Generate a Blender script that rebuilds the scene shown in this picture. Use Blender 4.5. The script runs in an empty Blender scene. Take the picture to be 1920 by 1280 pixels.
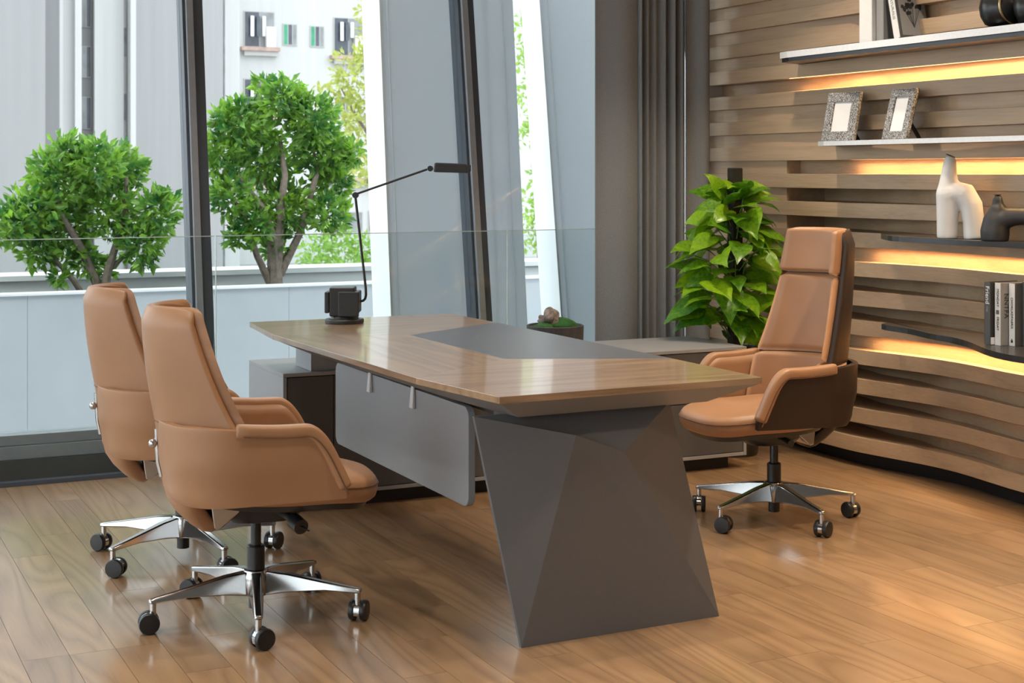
import bpy, bmesh, math, random
from mathutils import Vector, Matrix

sc = bpy.context.scene
C = sc.collection
PI = math.pi
rad = math.radians

# ------------------------------------------------------------------ camera
cam_d = bpy.data.cameras.new('camera')
cam = bpy.data.objects.new('camera', cam_d)
C.objects.link(cam)
cam.location = (0, 0, 1.38)
cam.rotation_euler = (PI / 2, 0, rad(-25.6))
cam_d.sensor_width = 36.0
cam_d.lens = 2840 / 1920 * 36.0
cam_d.shift_y = -(640 - 322) / 1920
cam_d.clip_end = 400
cam_d.dof.use_dof = True
cam_d.dof.focus_distance = 5.4
cam_d.dof.aperture_fstop = 9.0
sc.camera = cam

# ------------------------------------------------------------------ world, lights, exposure
vs = sc.view_settings
vs.view_transform = 'Standard'
vs.look = 'None'
vs.gamma = 1.0
vs.exposure = 0.0
vs.use_curve_mapping = False

world = bpy.data.worlds.new('overcast_sky')
sc.world = world
world.use_nodes = True
wn = world.node_tree
wn.nodes.clear()
w_out = wn.nodes.new('ShaderNodeOutputWorld')
w_bg = wn.nodes.new('ShaderNodeBackground')
w_bg.inputs['Color'].default_value = (0.90, 0.95, 1.0, 1)
w_bg.inputs['Strength'].default_value = 3.7
wn.links.new(w_bg.outputs[0], w_out.inputs[0])

sun_d = bpy.data.lights.new('soft_sun', 'SUN')
sun_d.energy = 1.0
sun_d.angle = rad(12)
sun_d.color = (1.0, 0.96, 0.9)
sun = bpy.data.objects.new('soft_sun', sun_d)
sun.rotation_euler = (rad(38), 0, rad(-35))
sun.location = (0, 0, 20)
C.objects.link(sun)

def spot(x, y, watts, col=(1.0, 0.84, 0.66), ang=100, blend=0.7, r=0.05, z=2.97, tx=0.0, ty=0.0):
    d = bpy.data.lights.new('downlight', 'SPOT')
    d.energy = watts
    d.color = col
    d.spot_size = rad(ang)
    d.spot_blend = blend
    d.shadow_soft_size = r
    o = bpy.data.objects.new('downlight', d)
    o.location = (x, y, z)
    o.rotation_euler = (tx, ty, 0)
    C.objects.link(o)

spot(2.75, 4.15, 95)
spot(3.60, 3.60, 130)
spot(3.80, 5.60, 105)
spot(1.70, 3.20, 80)
spot(2.00, 6.10, 40, (1.0, 0.9, 0.78))
spot(0.30, 4.20, 60, (1.0, 0.93, 0.86))
spot(0.80, 6.00, 60, (1.0, 0.93, 0.86))  # extra unseen lamp, added to pale the floor near the window
spot(4.05, 4.60, 95)
spot(3.00, 2.00, 90)

# ------------------------------------------------------------------ material helpers
def new_mat(name):
    m = bpy.data.materials.new(name)
    m.use_nodes = True
    nt = m.node_tree
    nt.nodes.clear()
    out = nt.nodes.new('ShaderNodeOutputMaterial')
    b = nt.nodes.new('ShaderNodeBsdfPrincipled')
    nt.links.new(b.outputs[0], out.inputs[0])
    return m, nt, b, out

def noise(nt, scale, detail=3, rough=0.5, vec=None, dist=0.0):
    n = nt.nodes.new('ShaderNodeTexNoise')
    n.inputs['Scale'].default_value = scale
    n.inputs['Detail'].default_value = detail
    n.inputs['Roughness'].default_value = rough
    n.inputs['Distortion'].default_value = dist
    if vec is not None:
        nt.links.new(vec, n.inputs['Vector'])
    return n

def objvec(nt, scale=(1, 1, 1), rnd=0.0):
    tc = nt.nodes.new('ShaderNodeTexCoord')
    mp = nt.nodes.new('ShaderNodeMapping')
    mp.inputs['Scale'].default_value = scale
    src = tc.outputs['Object']
    if rnd:
        oi = nt.nodes.new('ShaderNodeObjectInfo')
        mul = nt.nodes.new('ShaderNodeVectorMath')
        mul.operation = 'SCALE'
        mul.inputs[0].default_value = (rnd, rnd * 1.7, rnd * 0.6)
        nt.links.new(oi.outputs['Random'], mul.inputs['Scale'])
        ad = nt.nodes.new('ShaderNodeVectorMath')
        nt.links.new(src, ad.inputs[0])
        nt.links.new(mul.outputs[0], ad.inputs[1])
        src = ad.outputs[0]
    nt.links.new(src, mp.inputs['Vector'])
    return mp.outputs[0]

def ramp(nt, fac, stops):
    r = nt.nodes.new('ShaderNodeValToRGB')
    el = r.color_ramp.elements
    while len(el) < len(stops):
        el.new(0.5)
    for e, (p, c) in zip(el, stops):
        e.position = p
        e.color = (*c, 1)
    nt.links.new(fac, r.inputs['Fac'])
    return r.outputs['Color']

def bump(nt, b, height, strength, dist=0.002):
    bp = nt.nodes.new('ShaderNodeBump')
    bp.inputs['Strength'].default_value = strength
    bp.inputs['Distance'].default_value = dist
    nt.links.new(height, bp.inputs['Height'])
    nt.links.new(bp.outputs[0], b.inputs['Normal'])

def plain(name, col, rough=0.5, metal=0.0, var=0.06, nscale=40, bmp=0.0, coat=0.0, spec=0.5):
    m, nt, b, out = new_mat(name)
    n = noise(nt, nscale, 3, 0.5, objvec(nt))
    lo = tuple(c * (1 - var) for c in col)
    hi = tuple(min(1, c * (1 + var)) for c in col)
    nt.links.new(ramp(nt, n.outputs['Fac'], [(0.3, lo), (0.7, hi)]), b.inputs['Base Color'])
    b.inputs['Roughness'].default_value = rough
    b.inputs['Metallic'].default_value = metal
    b.inputs['Specular IOR Level'].default_value = spec
    b.inputs['Coat Weight'].default_value = coat
    if bmp:
        bump(nt, b, n.outputs['Fac'], bmp)
    return m

def wood(name, dark, light, axis='Y', rough=0.4, rings=7.0, rnd=7.0, tint=0.22, coat=0.0, fine=0.5, low=2.2, bmp=0.15, coat_rough=0.08):
    """plank wood: fine pores along the grain, wavy cathedral lines, a tint of its own per object"""
    m, nt, b, out = new_mat(name)
    def stretched(a, c):
        s = {'X': (c, a, a), 'Y': (a, c, a), 'Z': (a, a, c)}[axis]
        return objvec(nt, s, rnd)
    big = noise(nt, 1.0, 2, 0.45, stretched(low * 2.2, low * 0.28), 0.35)
    mul = nt.nodes.new('ShaderNodeMath'); mul.operation = 'MULTIPLY'
    mul.inputs[1].default_value = rings
    nt.links.new(big.outputs['Fac'], mul.inputs[0])
    pp = nt.nodes.new('ShaderNodeMath'); pp.operation = 'PINGPONG'
    pp.inputs[1].default_value = 0.5
    nt.links.new(mul.outputs[0], pp.inputs[0])
    fn = noise(nt, 1.0, 4, 0.65, stretched(150, 5))
    mx = nt.nodes.new('ShaderNodeMix')
    mx.inputs['Factor'].default_value = fine
    p2 = nt.nodes.new('ShaderNodeMath'); p2.operation = 'MULTIPLY'
    p2.inputs[1].default_value = 2.0
    nt.links.new(pp.outputs[0], p2.inputs[0])
    nt.links.new(p2.outputs[0], mx.inputs['A'])
    nt.links.new(fn.outputs['Fac'], mx.inputs['B'])
    col = ramp(nt, mx.outputs['Result'], [(0.12, dark), (0.42, tuple(0.4 * a + 0.6 * c for a, c in zip(dark, light))), (0.8, light)])
    oi = nt.nodes.new('ShaderNodeObjectInfo')
    mr = nt.nodes.new('ShaderNodeMapRange')
    mr.inputs['To Min'].default_value = 1 - tint
    mr.inputs['To Max'].default_value = 1 + tint * 0.55
    nt.links.new(oi.outputs['Random'], mr.inputs['Value'])
    hs = nt.nodes.new('ShaderNodeHueSaturation')
    nt.links.new(mr.outputs[0], hs.inputs['Value'])
    nt.links.new(col, hs.inputs['Color'])
    nt.links.new(hs.outputs[0], b.inputs['Base Color'])
    b.inputs['Roughness'].default_value = rough
    b.inputs['Coat Weight'].default_value = coat
    b.inputs['Coat Roughness'].default_value = coat_rough
    if bmp:
        bump(nt, b, mx.outputs['Result'], bmp, 0.0006)
    return m

def leather(name, col, rough=0.42):
    m, nt, b, out = new_mat(name)
    v = objvec(nt)
    n1 = noise(nt, 6, 2, 0.5, v)
    vo = nt.nodes.new('ShaderNodeTexVoronoi')
    vo.inputs['Scale'].default_value = 420
    nt.links.new(v, vo.inputs['Vector'])
    nt.links.new(ramp(nt, n1.outputs['Fac'], [(0.3, tuple(c * 0.93 for c in col)), (0.7, tuple(c * 1.05 for c in col))]), b.inputs['Base Color'])
    b.inputs['Roughness'].default_value = rough
    b.inputs['Specular IOR Level'].default_value = 0.45
    bump(nt, b, vo.outputs['Distance'], 0.12, 0.0008)
    return m

def glass(name, tint=(0.97, 0.985, 0.98), refl=1.0):
    m = bpy.data.materials.new(name)
    m.use_nodes = True
    nt = m.node_tree
    nt.nodes.clear()
    out = nt.nodes.new('ShaderNodeOutputMaterial')
    tr = nt.nodes.new('ShaderNodeBsdfTransparent')
    tr.inputs['Color'].default_value = (*tint, 1)
    gl = nt.nodes.new('ShaderNodeBsdfGlossy')
    gl.inputs['Roughness'].default_value = 0.02
    fr = nt.nodes.new('ShaderNodeFresnel')
    fr.inputs['IOR'].default_value = 1.45
    mu = nt.nodes.new('ShaderNodeMath'); mu.operation = 'MULTIPLY'
    mu.inputs[1].default_value = refl
    nt.links.new(fr.outputs[0], mu.inputs[0])
    mx = nt.nodes.new('ShaderNodeMixShader')
    nt.links.new(mu.outputs[0], mx.inputs[0])
    nt.links.new(tr.outputs[0], mx.inputs[1])
    nt.links.new(gl.outputs[0], mx.inputs[2])
    nt.links.new(mx.outputs[0], out.inputs[0])
    return m

def leafmat(name, c1, c2, transl=0.35, rough=0.35, nsc=9, lo=0.2, hi=0.8, rnd=0.5, sub=0.25):
    m, nt, b, out = new_mat(name)
    n = noise(nt, nsc, 3, 0.6, objvec(nt))
    oi = nt.nodes.new('ShaderNodeObjectInfo')
    ad = nt.nodes.new('ShaderNodeMath'); ad.operation = 'MULTIPLY_ADD'
    ad.inputs[1].default_value = rnd
    nt.links.new(oi.outputs['Random'], ad.inputs[0])
    sb = nt.nodes.new('ShaderNodeMath'); sb.operation = 'SUBTRACT'
    sb.inputs[1].default_value = sub
    nt.links.new(n.outputs['Fac'], sb.inputs[0])
    nt.links.new(sb.outputs[0], ad.inputs[2])
    col = ramp(nt, ad.outputs[0], [(lo, c1), (hi, c2)])
    nt.links.new(col, b.inputs['Base Color'])
    b.inputs['Roughness'].default_value = rough
    tl = nt.nodes.new('ShaderNodeBsdfTranslucent')
    hs = nt.nodes.new('ShaderNodeHueSaturation')
    hs.inputs['Value'].default_value = 1.5
    nt.links.new(col, hs.inputs['Color'])
    nt.links.new(hs.outputs[0], tl.inputs['Color'])
    mx = nt.nodes.new('ShaderNodeMixShader')
    mx.inputs[0].default_value = transl
    nt.links.new(b.outputs[0], mx.inputs[1])
    nt.links.new(tl.outputs[0], mx.inputs[2])
    nt.links.new(mx.outputs[0], out.inputs[0])
    return m

def emit(name, col, strength):
    m = bpy.data.materials.new(name)
    m.use_nodes = True
    nt = m.node_tree
    nt.nodes.clear()
    out = nt.nodes.new('ShaderNodeOutputMaterial')
    e = nt.nodes.new('ShaderNodeEmission')
    e.inputs['Color'].default_value = (*col, 1)
    e.inputs['Strength'].default_value = strength
    nt.links.new(e.outputs[0], out.inputs[0])
    return m

M = {}
M['floor'] = wood('oak_floor', (0.27, 0.155, 0.078), (0.45, 0.28, 0.15), 'Y', 0.30, 15.0, 9.0, 0.17, fine=0.5, low=1.5, coat=1.0, coat_rough=0.14)
M['slat'] = wood('oak_slat', (0.28, 0.185, 0.11), (0.49, 0.345, 0.215), 'Y', 0.45, 5.0, 5.0, 0.10, fine=0.75, low=2.0)
M['desk_y'] = wood('desk_veneer_long', (0.17, 0.105, 0.060), (0.40, 0.27, 0.165), 'Y', 0.28, 8.0, 3.0, 0.05, coat=0.55, fine=0.6)
M['desk_x'] = wood('desk_veneer_cross', (0.17, 0.105, 0.060), (0.40, 0.27, 0.165), 'X', 0.28, 8.0, 3.0, 0.05, coat=0.55, fine=0.6)
M['tan'] = leather('tan_leather', (0.365, 0.192, 0.098))
M['brown'] = leather('dark_brown_leather', (0.024, 0.0135, 0.009), 0.45)
M['seam'] = plain('dark_stitch', (0.12, 0.055, 0.025), 0.6)
M['mat'] = wood('blue_grey_desk_leather', (0.070, 0.077, 0.090), (0.095, 0.104, 0.120), 'X', 0.36, 3.0, 1.0, 0.02, fine=0.8)
M['grey'] = plain('grey_lacquer', (0.122, 0.125, 0.130), 0.42, 0.0, 0.02, 60)
M['grey_under'] = plain('grey_edge_lacquer', (0.185, 0.19, 0.197), 0.42, 0.0, 0.02, 60)
M['grey_light'] = plain('pale_grey_lacquer', (0.30, 0.31, 0.325), 0.45, 0.0, 0.02, 60)
M['grey_mid_lit'] = plain('lit_mid_grey_lacquer', (0.27, 0.275, 0.285), 0.4, 0.0, 0.02, 60)  # credenza frame and riser: window light on the ends put into a paler grey
M['grey_dark'] = plain('charcoal_lacquer', (0.075, 0.076, 0.08), 0.42, 0.0, 0.03, 60)
M['shelf'] = plain('dark_shelf_metal', (0.04, 0.04, 0.042), 0.32, 0.3, 0.05, 60)
M['shelf_edge_lit'] = plain('lit_shelf_edge', (0.66, 0.66, 0.66), 0.40, 0.25, 0.05, 90)  # reflected window light on the shelf fronts put into the pale colour
M['chrome'] = plain('polished_aluminium', (0.52, 0.515, 0.51), 0.18, 1.0, 0.02, 30)
M['black'] = plain('black_plastic', (0.012, 0.012, 0.013), 0.38, 0.0, 0.1, 60)
M['black_satin'] = plain('black_satin', (0.012, 0.012, 0.013), 0.28, 0.0, 0.1, 20)
M['plinth'] = plain('black_plinth', (0.006, 0.005, 0.005), 0.7)
M['mullion'] = plain('anthracite_aluminium', (0.060, 0.072, 0.090), 0.5, 0.0, 0.04, 30)
M['mullion_light'] = plain('grey_aluminium', (0.30, 0.32, 0.345), 0.4, 0.3, 0.04, 30)
def frosted(name, col, mixf):
    m, nt, b, out = new_mat(name)
    n = noise(nt, 3, 2, 0.5, objvec(nt))
    nt.links.new(ramp(nt, n.outputs['Fac'], [(0.3, tuple(c * 0.96 for c in col)), (0.7, col)]), b.inputs['Base Color'])
    b.inputs['Roughness'].default_value = 0.5
    tl = nt.nodes.new('ShaderNodeBsdfTranslucent')
    tl.inputs['Color'].default_value = (*col, 1)
    mx = nt.nodes.new('ShaderNodeMixShader')
    mx.inputs[0].default_value = mixf
    nt.links.new(b.outputs[0], mx.inputs[1]); nt.links.new(tl.outputs[0], mx.inputs[2])
    nt.links.new(mx.outputs[0], out.inputs[0])
    return m
M['frost'] = frosted('frosted_panel', (0.76, 0.785, 0.81), 0.44)
M['clad'] = plain('pale_cladding', (0.62, 0.65, 0.68), 0.55, 0.0, 0.03, 3)
M['clad_lit'] = plain('sky_lit_cladding', (0.86, 0.87, 0.87), 0.6, 0.0, 0.03, 3)  # screen sides: brightness of the sky-facing side put into the white
M['parapet'] = plain('grey_parapet', (0.36, 0.375, 0.40), 0.6, 0.0, 0.05, 2)
M['parapet_white'] = plain('white_parapet', (0.62, 0.63, 0.64), 0.6, 0.0, 0.03, 3)
M['wall'] = plain('grey_paint', (0.42, 0.41, 0.40), 0.8, 0.0, 0.02, 5)
M['ceiling'] = plain('white_paint', (0.70, 0.69, 0.67), 0.85, 0.0, 0.02, 5)
M['curtain'] = plain('taupe_drape', (0.25, 0.255, 0.262), 0.9, 0.0, 0.10, 220, 0.2, spec=0.1)
M['glass'] = glass('window_glass', (0.95, 0.97, 0.965), 0.3)
M['guard'] = glass('guard_glass', (0.93, 0.955, 0.95), 0.25)
M['guard_edge'] = plain('green_glass_edge', (0.45, 0.55, 0.52), 0.2)
def streaky(name, col, var=0.07):
    m, nt, b, out = new_mat(name)
    n1 = noise(nt, 1.0, 4, 0.6, objvec(nt, (3.0, 3.0, 0.10)))
    nt.links.new(ramp(nt, n1.outputs['Fac'], [(0.30, tuple(c * (1 - var) for c in col)), (0.62, col)]), b.inputs['Base Color'])
    b.inputs['Roughness'].default_value = 0.85
    return m
M['facade'] = streaky('facade_render', (0.50, 0.50, 0.495))
M['facade_grey'] = streaky('facade_grey_render', (0.25, 0.25, 0.255))
M['facade_tile'] = streaky('facade_tile_render', (0.33, 0.33, 0.335))
M['facade_bright'] = streaky('facade_bright_render', (0.58, 0.58, 0.575))
M['win_dark'] = plain('dark_window', (0.05, 0.06, 0.08), 0.25, 0.0, 0.4, 1.5)
M['win_grey'] = plain('grey_window', (0.22, 0.23, 0.24), 0.35, 0.0, 0.3, 1.5)
M['win_frame'] = plain('window_frame_grey', (0.42, 0.41, 0.40), 0.6)
M['win_green'] = plain('green_pane', (0.03, 0.26, 0.14), 0.35, 0.0, 0.2, 2)
M['ledge_red'] = plain('brick_ledge', (0.42, 0.30, 0.26), 0.8, 0.0, 0.2, 3)
M['ac'] = plain('off_white_plastic', (0.65, 0.65, 0.63), 0.6)
M['cloth_white'] = plain('white_laundry', (0.75, 0.75, 0.76), 0.9)
M['tree_leaf'] = leafmat('glossy_tree_leaf', (0.020, 0.11, 0.022), (0.22, 0.40, 0.04), 0.38, 0.4, 7, 0.36, 0.66, 0.0, 0.0)
M['far_leaf'] = leafmat('far_tree_leaf', (0.20, 0.27, 0.05), (0.55, 0.55, 0.16), 0.4, 0.6)
M['bush_leaf'] = leafmat('bush_leaf', (0.16, 0.30, 0.05), (0.45, 0.58, 0.14), 0.4, 0.6)
M['bark'] = plain('grey_brown_bark', (0.16, 0.125, 0.10), 0.85, 0.0, 0.3, 30, 0.5)
M['pothos'] = leafmat('pothos_leaf', (0.035, 0.16, 0.010), (0.26, 0.46, 0.012), 0.25, 0.30)
M['stem'] = plain('green_stem', (0.10, 0.18, 0.03), 0.6)
M['moss_pole'] = plain('dark_moss_pole', (0.018, 0.014, 0.010), 0.95, 0.0, 0.4, 120, 0.6)
M['soil'] = plain('dark_soil', (0.02, 0.015, 0.012), 0.95, 0.0, 0.4, 80, 0.8)
M['moss'] = plain('green_moss', (0.022, 0.10, 0.022), 0.95, 0.0, 0.5, 260, 1.0)
M['rock'] = plain('grey_rock', (0.22, 0.19, 0.17), 0.9, 0.0, 0.5, 60, 1.0)
M['stone_bowl'] = plain('dark_stone', (0.045, 0.045, 0.047), 0.7, 0.0, 0.25, 50, 0.3)
M['ceramic_white'] = plain('matt_white_ceramic', (0.66, 0.65, 0.64), 0.6, 0.0, 0.02, 20)
M['ceramic_black'] = plain('matt_black_ceramic', (0.022, 0.022, 0.023), 0.5, 0.0, 0.1, 20)
M['paper'] = plain('white_paper', (0.68, 0.68, 0.68), 0.7, 0.0, 0.02, 20)
M['book_white'] = plain('white_book_cloth', (0.62, 0.62, 0.62), 0.6, 0.0, 0.03, 60)
M['book_grey'] = plain('grey_book_cloth', (0.22, 0.22, 0.22), 0.6, 0.0, 0.03, 60)
M['book_dark'] = plain('dark_book_cloth', (0.07, 0.07, 0.072), 0.55, 0.0, 0.05, 60)
M['book_black'] = plain('black_book_cover', (0.015, 0.015, 0.016), 0.5)
M['print_white'] = plain('white_ink', (0.75, 0.75, 0.75), 0.7)
M['print_black'] = plain('black_ink', (0.02, 0.02, 0.02), 0.7)
M['print_grey'] = plain('grey_ink', (0.28, 0.28, 0.28), 0.7)
M['lamp'] = plain('graphite_lamp', (0.028, 0.030, 0.031), 0.45, 0.0, 0.06, 60)
M['brass'] = plain('brushed_brass', (0.62, 0.46, 0.24), 0.3, 1.0)
M['led'] = emit('warm_led', (1.0, 0.62, 0.27), 66.0)
M['led_soft'] = emit('warm_led_soft', (1.0, 0.70, 0.36), 2.2)
M['ground'] = plain('pale_street', (0.34, 0.34, 0.335), 0.9, 0.0, 0.05, 0.2)

def weave_mat():
    m, nt, b, out = new_mat('black_white_weave')
    v = objvec(nt, (160, 160, 60))
    n = noise(nt, 2.2, 3, 0.7, v)
    nt.links.new(ramp(nt, n.outputs['Fac'], [(0.44, (0.012, 0.012, 0.012)), (0.60, (0.50, 0.50, 0.50))]), b.inputs['Base Color'])
    b.inputs['Roughness'].default_value = 0.7
    bump(nt, b, n.outputs['Fac'], 0.6, 0.002)
    return m
M['weave'] = weave_mat()

# ------------------------------------------------------------------ mesh helpers
class MB:
    def __init__(s):
        s.v = []; s.f = []
    def add(s, vs_, fs):
        o = len(s.v)
        s.v += [tuple(p) for p in vs_]
        s.f += [tuple(i + o for i in f) for f in fs]
        return s
    def box(s, x0, x1, y0, y1, z0, z1):
        return s.add([(x0, y0, z0), (x1, y0, z0), (x1, y1, z0), (x0, y1, z0), (x0, y0, z1), (x1, y0, z1), (x1, y1, z1), (x0, y1, z1)],
                     [(0, 3, 2, 1), (4, 5, 6, 7), (0, 1, 5, 4), (1, 2, 6, 5), (2, 3, 7, 6), (3, 0, 4, 7)])
    def hexa(s, b, t):
        """a solid between two rings of equal count"""
        n = len(b)
        return s.add(list(b) + list(t), [tuple(reversed(range(n))), tuple(range(n, 2 * n))] + [(i, (i + 1) % n, n + (i + 1) % n, n + i) for i in range(n)])
    def prism(s, pts, z0, z1):
        return s.hexa([(x, y, z0) for x, y in pts], [(x, y, z1) for x, y in pts])
    def loft(s, rings, cap0=True, cap1=True):
        n = len(rings[0]); o = []
        for r in rings: o += list(r)
        f = []
        for k in range(len(rings) - 1):
            for i in range(n):
                f.append((k * n + i, k * n + (i + 1) % n, (k + 1) * n + (i + 1) % n, (k + 1) * n + i))
        if cap0: f.append(tuple(reversed(range(n))))
        if cap1: f.append(tuple(range((len(rings) - 1) * n, len(rings) * n)))
        return s.add(o, f)
    def lathe(s, prof, seg=24, c=(0, 0, 0)):
        rings = [[(c[0] + r * math.cos(2 * PI * i / seg), c[1] + r * math.sin(2 * PI * i / seg), c[2] + z) for i in range(seg)] for r, z in prof]
        return s.loft(rings)
    def tube(s, pts, rads, seg=10, flat=1.0):
        pts = [Vector(p) for p in pts]
        if not hasattr(rads, '__len__'): rads = [rads] * len(pts)
        rings = []; up = None
        for i, p in enumerate(pts):
            t = (pts[min(i + 1, len(pts) - 1)] - pts[max(i - 1, 0)]).normalized()
            if up is None:
                up = Vector((0, 0, 1)) if abs(t.z) < 0.9 else Vector((1, 0, 0))
            n = (up - t * up.dot(t)).normalized()
            up = n
            bn = t.cross(n)
            rings.append([p + rads[i] * (math.cos(2 * PI * k / seg) * bn + flat * math.sin(2 * PI * k / seg) * n) for k in range(seg)])
        return s.loft(rings)
    def grid(s, P):
        nu, nv = len(P), len(P[0]); vs_ = [p for row in P for p in row]
        return s.add(vs_, [(i * nv + j, (i + 1) * nv + j, (i + 1) * nv + j + 1, i * nv + j + 1) for i in range(nu - 1) for j in range(nv - 1)])
    def ball(s, c, r, seg=12, rng=8, sq=(1, 1, 1)):
        rings = [[(c[0] + sq[0] * r * math.sin(PI * k / rng) * math.cos(2 * PI * i / seg), c[1] + sq[1] * r * math.sin(PI * k / rng) * math.sin(2 * PI * i / seg), c[2] - sq[2] * r * math.cos(PI * k / rng)) for i in range(seg)] for k in range(1, rng)]
        return s.loft(rings)
    def mesh(s, name):
        me = bpy.data.meshes.new(name)
        me.from_pydata([tuple(p) for p in s.v], [], s.f)
        me.update()
        return me
    def build(s, name, mat, parent=None, smooth=False, bevel=0.0, seg=2, solid=0.0, sub=0, ang=40, loc=None):
        me = s.mesh(name)
        bm = bmesh.new(); bm.from_mesh(me)
        if solid == 0:
            bmesh.ops.recalc_face_normals(bm, faces=bm.faces)
        bm.to_mesh(me); bm.free()
        return link(name, me, mat, parent, smooth, bevel, seg, solid, sub, ang, loc)

def link(name, me, mat, parent=None, smooth=False, bevel=0.0, seg=2, solid=0.0, sub=0, ang=40, loc=None):
    if mat is not None and not me.materials:
        me.materials.append(mat)
    o = bpy.data.objects.new(name, me)
    C.objects.link(o)
    if parent is not None: o.parent = parent
    if loc is not None: o.location = loc
    if smooth:
        me.polygons.foreach_set('use_smooth', [True] * len(me.polygons))
        me.update()
        if ang and not sub:
            me.set_sharp_from_angle(angle=rad(ang))
    if solid:
        md = o.modifiers.new('solid', 'SOLIDIFY'); md.thickness = solid; md.offset = 0.0
    if sub:
        md = o.modifiers.new('sub', 'SUBSURF'); md.levels = sub; md.render_levels = sub
    if bevel:
        md = o.modifiers.new('bevel', 'BEVEL'); md.width = bevel; md.segments = seg; md.limit_method = 'ANGLE'; md.angle_limit = rad(35)
    return o

def tag(o, label, cat=None, group=None, kind=None):
    o['label'] = label
    if cat: o['category'] = cat
    if group: o['group'] = group
    if kind: o['kind'] = kind
    return o

def empty(name, loc=(0, 0, 0), rz=0.0):
    o = bpy.data.objects.new(name, None)
    C.objects.link(o)
    o.location = loc
    o.rotation_euler = (0, 0, rz)
    o.empty_display_size = 0.1
    return o

def copy_tree(o, parent=None):
    c = o.copy(); C.objects.link(c)
    if parent is not None: c.parent = parent
    for ch in list(o.children): copy_tree(ch, c)
    return c

def text_part(body, size, mat, parent, loc, rot, name='lettering', ext=0.0004, sx=1.0):
    cu = bpy.data.curves.new(name, 'FONT')
    cu.body = body; cu.size = size; cu.extrude = ext; cu.align_x = 'CENTER'; cu.align_y = 'CENTER'
    cu.resolution_u = 2
    t = bpy.data.objects.new('tmp_text', cu)
    C.objects.link(t)
    dg = bpy.context.evaluated_depsgraph_get()
    me = bpy.data.meshes.new_from_object(t.evaluated_get(dg))
    bpy.data.objects.remove(t)
    me.materials.clear(); me.materials.append(mat)
    o = bpy.data.objects.new(name, me)
    C.objects.link(o)
    o.parent = parent; o.location = loc; o.rotation_euler = rot; o.scale = (sx, 1, 1)
    return o

def lerp(a, b, t): return a + (b - a) * t
def sstep(a, b, x):
    t = max(0.0, min(1.0, (x - a) / (b - a))); return t * t * (3 - 2 * t)
def interp(x, pts):
    if x <= pts[0][0]: return pts[0][1]
    for (a, va), (b, vb) in zip(pts, pts[1:]):
        if x <= b:
            t = (x - a) / (b - a); t = t * t * (3 - 2 * t)
            return va + (vb - va) * t
    return pts[-1][1]

# ================================================================== ROOM SHELL
XL, XR, YB, YW, ZC = -3.2, 4.90, -2.2, 7.07, 3.0
floor = empty('floor')
tag(floor, 'warm oak plank floor of the office', kind='structure')
MB().box(XL, XR + 0.1, YB, YW + 0.3, -0.14, -0.014).build('subfloor', M['plinth'], floor)
rng = random.Random(4)
PW = 0.131
PX0, PX1, PY0 = -0.45, 4.66, 2.35
plank_meshes = {}
def plank(L):
    if L not in plank_meshes:
        b = MB().box(-PW / 2 + 0.0006, PW / 2 - 0.0006, -L / 2 + 0.0006, L / 2 - 0.0006, -0.014, 0.0)
        me = b.mesh('plank'); me.materials.append(M['floor'])
        plank_meshes[L] = me
    return plank_meshes[L]
nrow = int((PX1 - PX0) / PW)
for r in range(nrow):
    x = PX0 + (r + 0.5) * PW
    y = PY0 - rng.choice((0.0, 0.3, 0.6, 0.9))
    while y < YW - 0.02:
        L = rng.choice((0.9, 1.2, 1.5))
        L2 = round(min(L, YW + 0.06 - y), 2)
        if L2 > 0.03:
            link('plank', plank(L2), None, floor, loc=(x, y + L2 / 2, 0))
        y += L
xe = PX0 + nrow * PW
MB().box(XL, PX0 - 0.0006, YB, YW + 0.06, -0.014, 0.0).build('floor_boards', M['floor'], floor)
MB().box(PX0, xe, YB, PY0 - 0.9, -0.014, -0.0004).build('floor_boards', M['floor'], floor)
MB().box(xe + 0.0006, XR + 0.05, YB, YW + 0.06, -0.014, 0.0).build('floor_boards', M['floor'], floor)

tag(MB().box(XL, XR + 0.1, YB, YW + 0.52, ZC, ZC + 0.1).build('ceiling', M['ceiling']), 'white office ceiling above the room', kind='structure')
wl = empty('wall_left')
tag(wl, 'glazed side wall of the office', kind='structure')
MB().box(XL - 0.1, XL, YB, YW + 0.1, -0.1, 0.20).build('sill_frame', M['mullion_light'], wl)
for y_ in (YB, 0.0, 2.35, 4.7, YW):
    MB().box(XL - 0.1, XL, y_ - 0.04, y_ + 0.04, 0.2005, ZC - 0.001).build('mullion', M['mullion'], wl)
for a_, b_ in ((YB, 0.0), (0.0, 2.35), (2.35, 4.7), (4.7, YW)):
    MB().box(XL - 0.055, XL - 0.045, a_ + 0.041, b_ - 0.041, 0.2005, ZC - 0.001).build('glass_pane', M['glass'], wl)
tag(MB().box(XL - 0.1, XR + 0.1, YB - 0.1, YB, -0.1, ZC).build('wall_back', M['wall']), 'plain wall behind the viewpoint', kind='structure')

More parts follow.
